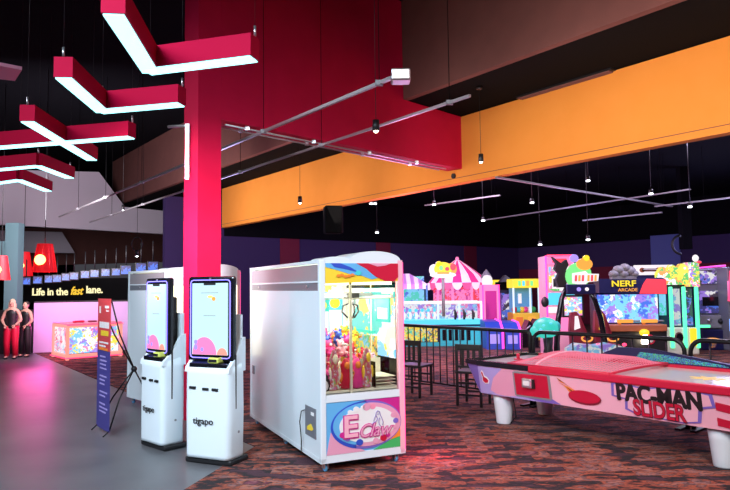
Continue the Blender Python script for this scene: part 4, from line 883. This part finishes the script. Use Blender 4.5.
# purple pavilion cabinet with a dark tiered roof
t,w,k,hz=cab_at(500,519,338,.6,'pavilion_cabinet','purple cabinet under a dark tiered pavilion roof','arcade cabinet')
mb=MB(); 
for x in (.03,w-.06): MB().box(x,x+.05,0,.05,0,hz(289),'violet').build('post',t); MB().box(x,x+.05,.6,.65,0,hz(289),'violet').build('post',t)
MB().box(.08,w-.08,.3,.65,0,hz(289),'art_purple').build('back_panel',t)
mb=MB(); mb.prism([(-3*k,-.1,hz(289)),(w+3*k,-.1,hz(289)),(w-1*k,.3,hz(281)),(2*k,.3,hz(281))],(0,.5,0),'charcoal_paint'); mb.prism([(2*k,0,hz(281)),(w-3*k,0,hz(281)),(w/2,.3,hz(274))],(0,.4,0),'band_grey'); mb.box(0,w,-.08,-.05,hz(292),hz(289),'navy'); mb.build('roof',t)
MB().tube([(w*.6,-.02,.2),(w*.6,-.02,hz(291))],.03,'lit_white').build('light_tube',t)
# blue counters with pink neon edging
for i,(x0,x1,yt,lab) in enumerate(((487,503,321,'blue game counter with pink neon edge, left one of the pair'),(505,521,322,'blue game counter with pink neon edge, right one of the pair'))):
    t,w,k,hz=cab_at(x0,x1,350,.8,'game_counter',lab,'game',0,'blue counters with neon edges')
    mb=MB(); mb.prism([(0,0,0),(0,0,hz(yt+8)),(0,.3,hz(yt)),(0,.9,hz(yt-1)),(0,.9,0)],(w,0,0),'blue'); mb.build('body',t)
    MB().tube([(w,-.02,.02),(w,-.02,hz(yt+8)),(w,.28,hz(yt)),(w,.9,hz(yt-1))],.03,'neon_magenta').build('neon_edge',t)
    MB().box(w*.2,w*.8,-.01,0,.15,hz(yt+12),'lit_violet').build('front_panel',t)
# yellow-topped claw cabinets
def yellow_claw(x0,x1,yt,yb,lab):
    t,w,k,hz=cab_at(x0,x1,yb,.8,'claw_cabinet',lab,'claw machine',0,'yellow topped claw cabinets')
    MB().box(0,w,0,.8,0,hz(312),'yellow',.02).build('base',t); mb=MB(); mb.box(0,w,-.03,.8,hz(yt+9),hz(yt),'lit_yellow',.02); mb.build('marquee',t)
    mb=MB(); 
    for i,m_ in enumerate(('lit_green','lit_cyan','lit_orange','lit_green')): mb.box(w*(.2+.15*i),w*(.3+.15*i),-.04,-.03,hz(yt+7),hz(yt+2),m_)
    mb.build('marquee_pattern',t)
    mb=MB(); 
    for x in (0,w*.62,w-.05): MB().box(x,x+.05,0,.05,hz(312),hz(yt+9),'glow_cool').build('post',t)
    MB().box(.05,w-.05,.01,.02,hz(312),hz(yt+9),'clear_glass').build('glass',t)
    mb=MB(); mb.box(.05,w-.05,.7,.74,hz(312),hz(yt+9),'sky'); mb.box(w*.4,w*.52,.66,.7,hz(303),hz(293),'lit_white'); mb.build('back_picture',t)
    for i in range(6): MB().ball((.12+i*(w-.24)/5,.35,hz(312)+.09),.09,('red','cyan','yellow','hot_pink','white','green')[i],8).build('prize',t)
    mb=MB(); mb.box(w*.1,w*.35,-.02,0,.35,hz(316),'orange'); mb.box(w*.55,w*.8,-.02,0,.35,hz(316),'lit_orange'); mb.build('front_door',t)
yellow_claw(514,541,278,341,'glass claw cabinet with a wide yellow lit top, right of the pavilion cabinet')
yellow_claw(492,513,279,334,'glass claw cabinet with yellow top mostly hidden behind the pavilion roof')
# dark shapes and the teal ball ride
s=spot(530,348)
t=thing('game_console','dark low arcade console between the yellow claw cabinet and the teal ball','arcade cabinet',s); k=s.y/FPX
mb=MB(); mb.prism([(-9*k,0,0),(-9*k,0,12*k),(-3*k,0,20*k),(0,0,27*k),(4*k,0,22*k),(8*k,0,28*k),(9*k,0,0)],(0,.5,0),'black_gloss'); mb.build('body',t); MB().tube([(-4*k,-.03,18*k),(1*k,-.03,22*k)],.02,'silver').build('lever',t)
s=spot(549,369); k=s.y/FPX; t=thing('ball_ride','big teal ball shaped lit game beside the left leg of the black arch','game',s)
mb=MB(); mb.ball((-2*k,0,40*k),(13*k,9*k,10.5*k),'lit_teal',24); mb.ball((-11*k,-.02,37*k),(7*k,5*k,6*k),'lit_teal',14); mb.ball((7*k,.0,41*k),(6*k,5*k,6*k),'teal_plastic',14); mb.build('ball',t)
mb=MB(); 
for x,z in ((-6,43),(1,45),(4,37),(-3,35),(-9,39)): mb.ball((x*k,-7.6*k,z*k),(1.6*k,1.4*k,1.2*k),'lit_cyan',8)
mb.build('spots',t)
mb=MB(); mb.lathe([(8*k,0),(7*k,8*k),(4*k,20*k),(5*k,31*k)],'black',20); mb.build('pedestal',t)
p=atd(545,302,s.y+.4); tag(MB().ball((0,0,0),(4*k,3*k,5.5*k),'black',16).build('round_speaker',None,p),'round black speaker at the left side of the tall pink edged cabinet','speaker')
# tall cabinet with pink edge
t,w,k,hz=cab_at(549,577,358,.7,'tall_cabinet','tall white and pink lit cabinet with cartoon panel, behind the black arch','arcade cabinet')
mb=MB(); mb.box(0,w,0,.7,0,hz(255),'pale_pink',.02); mb.build('body',t)
mb=MB(); mb.box(.02,w-.02,-.05,0,hz(264),hz(255),'lit_pink',.01); mb.box(w*.2,w*.7,-.06,-.05,hz(262),hz(258),'lit_red'); mb.build('marquee',t)
MB().tube([(-.02,-.05,hz(255)),(-.02,-.05,.3)],.022,'neon_pink').build('neon_tube',t); MB().tube([(0,-.07,hz(255)),(w,-.07,hz(255))],.02,'neon_red').build('neon_tube',t)
mb=MB(); mb.box(w*.08,w*.9,-.02,0,hz(290),hz(266),'art_panel'); mb.build('picture',t)
mb=MB(); mb.box(w*.18,w*.55,-.03,-.02,hz(288),hz(276),'lit_white'); mb.box(w*.22,w*.5,-.035,-.03,hz(286),hz(278),'black'); mb.build('score_display',t)
mb=MB(); mb.box(0.02,w-.02,-.02,0,hz(304),hz(292),'lit_cyan'); mb.box(.02,w-.02,-.02,0,hz(312),hz(306),'lit_white'); mb.box(.02,w-.02,-.02,0,hz(330),hz(314),'lit_pink'); mb.disc(w*.3,hz(322),2*k,2*k,-.03,.01,'lit_red'); mb.build('lower_panel',t)

# ------------------------------------------------------------------ racing game with black arch
s=spot(582,366); k=s.y/FPX; rg=thing('racing_game','racing game with a tall black arch and a colourful cartoon sign over two maroon seats','arcade racing game',s)
hz=lambda y_: EYE+(283.8-y_)*k
X=lambda x_: (x_-582)*k
mb=MB(); mb.tube([(X(558),0,0),(X(557.5),0,hz(345)),(X(560),0,hz(318)),(X(564),0,hz(298)),(X(570),0,hz(286))],[.07,.06,.055,.05,.05],'black_gloss',10); mb.build('arch_leg',rg)
mb=MB(); mb.tube([(X(607),0,0),(X(606),0,hz(345)),(X(602),0,hz(318)),(X(597),0,hz(300)),(X(591),0,hz(288))],[.07,.06,.055,.05,.05],'black_gloss',10); mb.build('arch_leg',rg)
mb=MB(); mb.box(X(568),X(597),-.08,.08,hz(294),hz(284),'navy',.02); mb.disc(X(580),hz(289),2*k,2*k,-.1,.02,'lit_violet'); mb.disc(X(588),hz(289),1.8*k,1.8*k,-.1,.02,'lit_white'); mb.build('header',rg)
mb=MB(); # sign cluster
mb.disc(X(583),hz(274),12*k,12*k,.02,.08,'lit_green',20); mb.disc(X(575),hz(276),6*k,9*k,.0,.08,'lit_green',16); mb.disc(X(588),hz(264),8*k,6*k,-.01,.08,'lit_orange',16); mb.disc(X(578),hz(258),4*k,4*k,-.01,.08,'lit_violet',14); mb.disc(X(590),hz(258),3*k,3*k,-.02,.08,'lit_yellow',12); mb.build('sign_shapes',rg)
mb=MB(); mb.fr([(X(575),hz(273)),(X(588),hz(271)),(X(590),hz(273.5)),(X(601),hz(274)),(X(600),hz(281)),(X(590),hz(282)),(X(586),hz(285)),(X(575),hz(283))],-.06,.05,'lit_white')
for i,x_ in enumerate((577.5,581,584.5,590,593.5,597)): mb.fr([(X(x_-1),hz(281)),(X(x_+1.2),hz(281)),(X(x_+1.6),hz(275)),(X(x_-.4),hz(275))],-.07,.01,('lit_red','lit_orange')[i%2])
mb.build('sign_board',rg)
mb=MB(); mb.prism([(X(x_),.05,hz(z_)) for x_,z_ in ((557,256),(562,260),(566,263),(571,259),(573,264),(570,270),(572,277),(569,287),(562,287),(560,279),(563,273),(559,268),(561,263))],(0,.15,0),'black'); mb.build('ragged_cut_out',rg)
for xs,pm,yt in ((584,'lit_white',313),(609,'lit_yellow',311)):
    mb=MB(); mb.prism([(X(xs-8),0.25,hz(345)),(X(xs-9),.25,hz(330)),(X(xs-6),.35,hz(yt)),(X(xs),.36,hz(yt-1)),(X(xs+4),.35,hz(yt+4)),(X(xs+8),.25,hz(332)),(X(xs+9),.25,hz(345))],(0,.12,0),'maroon'); so=mb.build('seat_back',rg)
    mb=MB(); mb.fr([(X(xs-5),hz(330)),(X(xs-4),hz(yt+3)),(X(xs-1),hz(yt+3)),(X(xs+1),hz(328))],.20,.02,pm); mb.build('seat_panel',so)
    mb=MB(); mb.box(X(xs-8),X(xs+8),-.25,.25,hz(348),hz(343),'maroon',.03); mb.build('seat_cushion',rg)
    mb=MB(); mb.tube([(X(xs-3)+5*k*math.cos(a_*PI/8),-.42,hz(336)+3*k*math.sin(a_*PI/8)) for a_ in range(16)],.018,'lit_orange',6,close=True); mb.build('steering_wheel',rg)
    mb=MB(); mb.ball((X(xs+6),-.5,hz(342)),(2.2*k,1.5*k,1.6*k),'neon_red',10); mb.build('tail_light',rg)
mb=MB(); mb.box(X(556),X(628),-.7,.55,0,.22,'black'); mb.prism([(X(560),-.75,.2),(X(560),-.75,hz(345)),(X(568),-.75,hz(340)),(X(585),-.75,hz(342)),(X(598),-.75,hz(340)),(X(622),-.75,hz(346)),(X(630),-.75,.2)],(0,.4,0),'art_ship'); mb.build('base',rg)
mb=MB(); mb.box(X(572),X(594),.5,.6,hz(318),hz(295),'black'); mb.box(X(574),X(592),.48,.5,hz(316),hz(297),'art_case'); mb.build('video_screen',rg)

# shooting game cabinet
t,w,k,hz=cab_at(601,664,357,.9,'shooting_game','wide video cabinet with a big blue lit screen under a dark blue and red marquee','arcade cabinet',math.radians(-3))
MB().box(0,w,0.25,.75,0,hz(292),'navy',.02).build('body',t)
mb=MB(); mb.prism([(-.02,-.12,hz(292)),(w+.02,-.12,hz(294)),(w+.02,-.1,hz(279)),(w-.06,-.1,hz(277.5)),(-.02,-.1,hz(278))],(0,.4,0),'navy'); mb.fr([(w*.60,hz(293)),(w+.02,hz(293.5)),(w+.02,hz(279.5)),(w*.72,hz(278.5)),(w*.66,hz(284))],-.135,.02,'lit_red')
mb.build('marquee',t); 
mb=MB(); mb.text('NERF',8.2*k,(w*.36,-.14,hz(283.2)),'lit_yellow',.004,bold=.004,sx=1.25); mb.text('ARCADE',4.4*k,(w*.42,-.14,hz(289.3)),'lit_orange',.003,bold=.001,sx=1.1); mb.build('lettering',t)
MB().box(.03,w-.05,.22,.25,hz(322),hz(294),'art_screen').build('screen',t)
mb=MB(); mb.box(.0,w,-.15,.25,hz(330),hz(323.5),'brick_orange',.02); mb.box(0,w,-.1,.25,0,hz(330),'black'); mb.disc(w*.72,hz(338),6*k,5*k,-.12,.02,'red'); mb.disc(w*.72,hz(338),4*k,3.2*k,-.14,.02,'grey'); mb.build('control_deck',t)
for xx in (.25,.62):
    mb=MB(); mb.box(w*xx,w*xx+.35,-.12,-.06,hz(323)+.03,hz(323)+.11,'lit_orange',.01); mb.box(w*xx+.02,w*xx+.08,-.12,-.06,hz(323)-.05,hz(323)+.03,'orange'); mb.tube([(w*xx+.35,-.09,hz(323)+.07),(w*xx+.5,-.09,hz(323)+.07)],.02,'grey'); mb.build('toy_blaster',t)
mb=MB(); mb.cyl((w*.63,-.2,.3),(w*.63,-.2,hz(332)),.07,m='bulb_warm'); mb.ball((w*.63,-.2,hz(331)),(.11,.08,.08),'lit_yellow'); mb.build('lit_post',t)
p=atd(623,277,s.y+.5); kk=(s.y+.5)/FPX; t=thing('cloud_topper','grey cloud shaped topper standing on the shooting game marquee','topper',p)
mb=MB()
for x_,z_,r_ in ((-9,3,5),(-4,7,6),(2,9,5.5),(7,6,6),(11,3,4.5),(0,3,6)): mb.ball((x_*kk,0,z_*kk),(r_*kk,.12,r_*kk*.8),'grey',14)
mb.build('cloud',t); MB().box(-12*kk,12*kk,-.08,.08,-2*kk,1*kk,'grey').build('base',t)
# pale banner behind
p=atd(650,270,17.2); kk=17.2/FPX; t=thing('header_sign','long white lit header with a brown pill shaped emblem, behind the cloud topper','sign',p)
MB().box(-15*kk,22*kk,0,.12,-5*kk,5*kk,'lit_white',.02).build('board',t); mb=MB(); mb.disc(-8*kk,0,2.6*kk,2.4*kk,-.02,.02,'brick_orange'); mb.disc(8*kk,0,2.6*kk,2.4*kk,-.02,.02,'brick_orange'); mb.box(-8*kk,8*kk,-.02,0,-1.5*kk,1.5*kk,'brown_paint'); mb.box(-7*kk,7*kk,-.03,-.02,.2*kk,1.0*kk,'white'); mb.build('emblem',t)
MB().box(-15*kk,22*kk,.0,.1,-p.z,-5*kk,'navy').build('support_cabinet',t)
# green neon tower
t,w,k,hz=cab_at(662,700,355,.8,'ticket_tower','tall cabinet framed by green neon tubes with a golden cartoon crown','arcade cabinet',math.radians(-4))
mb=MB(); mb.box(0,w,.2,.9,0,hz(284),'navy'); mb.box(w*.02,w*.95,-.02,.2,0,.62,'cream',.03); mb.build('body',t)
mb=MB(); mb.fr([(0,hz(284)),(0,hz(272)),(w*.12,hz(266)),(w*.22,hz(270)),(w*.35,hz(264)),(w*.5,hz(268)),(w*.62,hz(263)),(w*.72,hz(266)),(w*.74,hz(284))],-.05,.3,'art_gold'); mb.build('crown',t)
mb=MB(); mb.box(w*.74,w*1.0,-.08,.25,hz(286),hz(262),'art_cartoon'); mb.ball((w*.93,-.05,hz(258)),(3*k,3*k,3.6*k),'lit_white',12); mb.ball((w*1.0,-.05,hz(262)),(3*k,2*k,1.5*k),'lit_red',10); mb.build('figure_post',t)
for x in (.27,.60,.92): MB().box(w*x-1.8*k,w*x+1.8*k,-.06,0,.15,hz(286),'neon_green',.02).build('neon_tube',t)
mb=MB(); mb.box(w*.32,w*.56,.1,.2,.66,hz(288),'art_ship'); mb.box(w*.0,w*.20,.1,.2,.9,hz(288),'art_backdrop'); mb.box(w*.65,w*.87,.1,.2,.66,hz(288),'art_purple'); mb.build('picture_panel',t)
mb=MB(); mb.disc(w*.44,.40,4*k,5*k,-.05,.03,'brown_paint'); mb.disc(w*.44,.40,3*k,4*k,-.07,.03,'black_gloss'); mb.box(w*.72,w*.88,-.05,-.02,.2,.6,'lit_yellow'); mb.box(w*.95,w*1.2,-.1,-.05,.62,.68,'neon_green'); mb.build('ticket_door',t)
# purple simulator at the right
t,w,k,hz=cab_at(701,728,350,.9,'simulator_cabinet','dark purple lit simulator cabinet right of the green neon tower','arcade cabinet',math.radians(-6))
MB().box(0,w,.1,1.0,0,hz(268),'band_grey',.03).build('body',t)
mb=MB(); mb.box(.02,w-.02,.06,.1,hz(283),hz(270),'art_purple'); mb.box(.05,w-.1,.04,.1,hz(312),hz(290),'art_purple'); mb.box(.1,w-.2,.02,.05,hz(305),hz(296),'black_gloss'); mb.build('screen',t)
MB().tube([(0,.0,hz(286)),(0,.0,hz(267)),(w,.0,hz(265))],.02,'neon_magenta').build('neon_tube',t)
mb=MB(); mb.box(0,w+.1,-.1,.1,.0,hz(328),'navy',.02); mb.disc(w*.35,hz(338),7*k,2*k,-.13,.03,'lit_orange'); mb.disc(w*.35,hz(341),3.5*k,5*k,-.12,.02,'art_crest'); mb.build('lower_panel',t)
mb=MB(); mb.box(.0,w,-.05,.12,hz(327),hz(314),'grey',.03); mb.ball((w*.3,-.06,hz(319)),.06,'silver',10); mb.ball((w*.7,-.06,hz(320)),.07,'black',10); mb.build('console',t)
t,w,k,hz=cab_at(733,764,352,.9,'neon_game','magenta lit cabinet cut by the right edge of the picture','arcade cabinet')
MB().box(0,w,.1,1.0,0,hz(266),'band_grey',.03).build('body',t); mb=MB(); mb.box(.0,w,.05,.1,hz(300),hz(280),'lit_pink'); mb.box(0,w,.05,.1,hz(330),hz(318),'screen_blue'); mb.build('screen',t)
MB().tube([(-.02,.02,hz(300)),(.02,.02,hz(285)),(.06,.02,hz(270))],.03,'neon_red').build('neon_tube',t)

# ------------------------------------------------------------------ lights
def area(name,loc,size,power,color,rot=(0,0,0),sy=None):
    l=bpy.data.lights.new(name,'AREA'); l.energy=power; l.color=color; l.size=size
    if sy: l.shape='RECTANGLE'; l.size_y=sy
    o=bpy.data.objects.new(name,l); col.objects.link(o); o.location=loc; o.rotation_euler=rot; return o
def point(name,loc,power,color,r=.15):
    l=bpy.data.lights.new(name,'POINT'); l.energy=power; l.color=color; l.shadow_soft_size=r
    o=bpy.data.objects.new(name,l); col.objects.link(o); o.location=loc; return o
def aim(o,tgt): o.rotation_euler=(Vector(tgt)-o.location).to_track_quat('-Z','Y').to_euler(); return o
aim(area('lobby_fill',(-3.0,0.4,5.2),2.0,125,(.68,.87,1)),(-.9,6.6,.9)).data.spread=math.radians(75)  # this and the next lobby lights: unseen fill added for kiosks and machines
aim(area('lobby_fill',(-6,3,5.2),2.0,60,(.85,.9,1)),(-2.5,7.5,.6)).data.spread=math.radians(80)
area('lobby_fill',(-7,8,5.2),2,90,(.95,.88,1))
aim(area('lobby_fill',(-7,14,3.2),2,330,(1,.93,1)),(-9,23,5.2))  # unseen fill, added to brighten the pale far bulkheads
b_=aim(area('column_fill',(-3.6,4.2,2.9),.5,45,(1,.8,.88)),(-2.0,8,2.3)); b_.data.spread=math.radians(40)  # added light without a fixture, brightens the red column only
aim(area('brown_bulkhead_fill',(1.5,2.0,3.6),1.5,42,(1,.82,.76)),(4.6,8.5,5.6)).data.spread=math.radians(70)  # added fill without a fixture, lifts the brown bulkhead
aim(area('walkway_fill',(1.5,0.5,4.6),1.6,100,(1,.88,.84)),(2,5.5,.2)).data.spread=math.radians(95)  # unseen area light added to brighten the walkway side
for u_,n_,pw in ((-2.5,6.3,17),(0,6.3,19),(2.5,6.3,20),(4.8,6.3,20),(6.9,6.5,15),(9.6,6.5,17),(12,6.3,23),(14.5,6.3,24),(17,6.3,24)):
    a_=aim(area('orange_bulkhead_fill',UV(u_,n_,3.4),1.2,pw*.92,(1,.86,.76)),UV(u_,N_OR,4.35)); a_.data.spread=math.radians(120)  # invisible row of fill lights added to brighten the orange bulkhead
point('case_glow',(-7.6,14.7,.75),55,(1,.12,.45),.4)
point('case_glow',(-8.1,16.6,.9),30,(1,.05,.5),.2)
for yy in (.35,1.0,1.8): point('claw_interior',Mw@Vector((CW*.5,yy,CH-.42)),15,(1,.95,.72),.12)
point('claw_side_glow',Mw@Vector((CW+.35,.0,.35)),12,(1,.05,.25),.1)
point('arcade_glow',(3.0,12.5,2.3),117,(1,.35,.65),.5)
point('arcade_glow',(7.5,12.2,2.9),104,(.55,.45,1),.5)
point('arcade_glow',(1.0,13.8,2.9),117,(1,.3,.7),.5)
point('arcade_glow',(5.2,16.5,2.9),117,(.5,.45,1),.4)
point('arcade_glow',(1.2,18.0,2.7),117,(.6,.4,1),.4)
point('arcade_glow',(-3,13.5,2.9),60,(.6,.5,1),.4)
point('arcade_glow',(9.5,17.0,2.9),120,(.5,.5,1),.4)
area('table_fill',(3.2,5.2,4.3),1.2,85,(1,.6,.66))  # unseen fill light added above the air hockey table
area('arcade_fill',(2.2,14,4.5),1.5,170,(.85,.7,1))  # this and the next: unseen fill added to brighten the arcade floor
area('arcade_fill',(6.5,12.5,4.5),1.5,150,(.8,.7,1))
w=bpy.data.worlds.new('world'); sc.world=w; w.use_nodes=True; w.node_tree.nodes['Background'].inputs[0].default_value=(.5,.5,.6,1); w.node_tree.nodes['Background'].inputs[1].default_value=.10
sc.view_settings.view_transform='Standard'; sc.view_settings.look='None'; sc.view_settings.gamma=1; sc.view_settings.use_curve_mapping=False; sc.view_settings.exposure=0.0
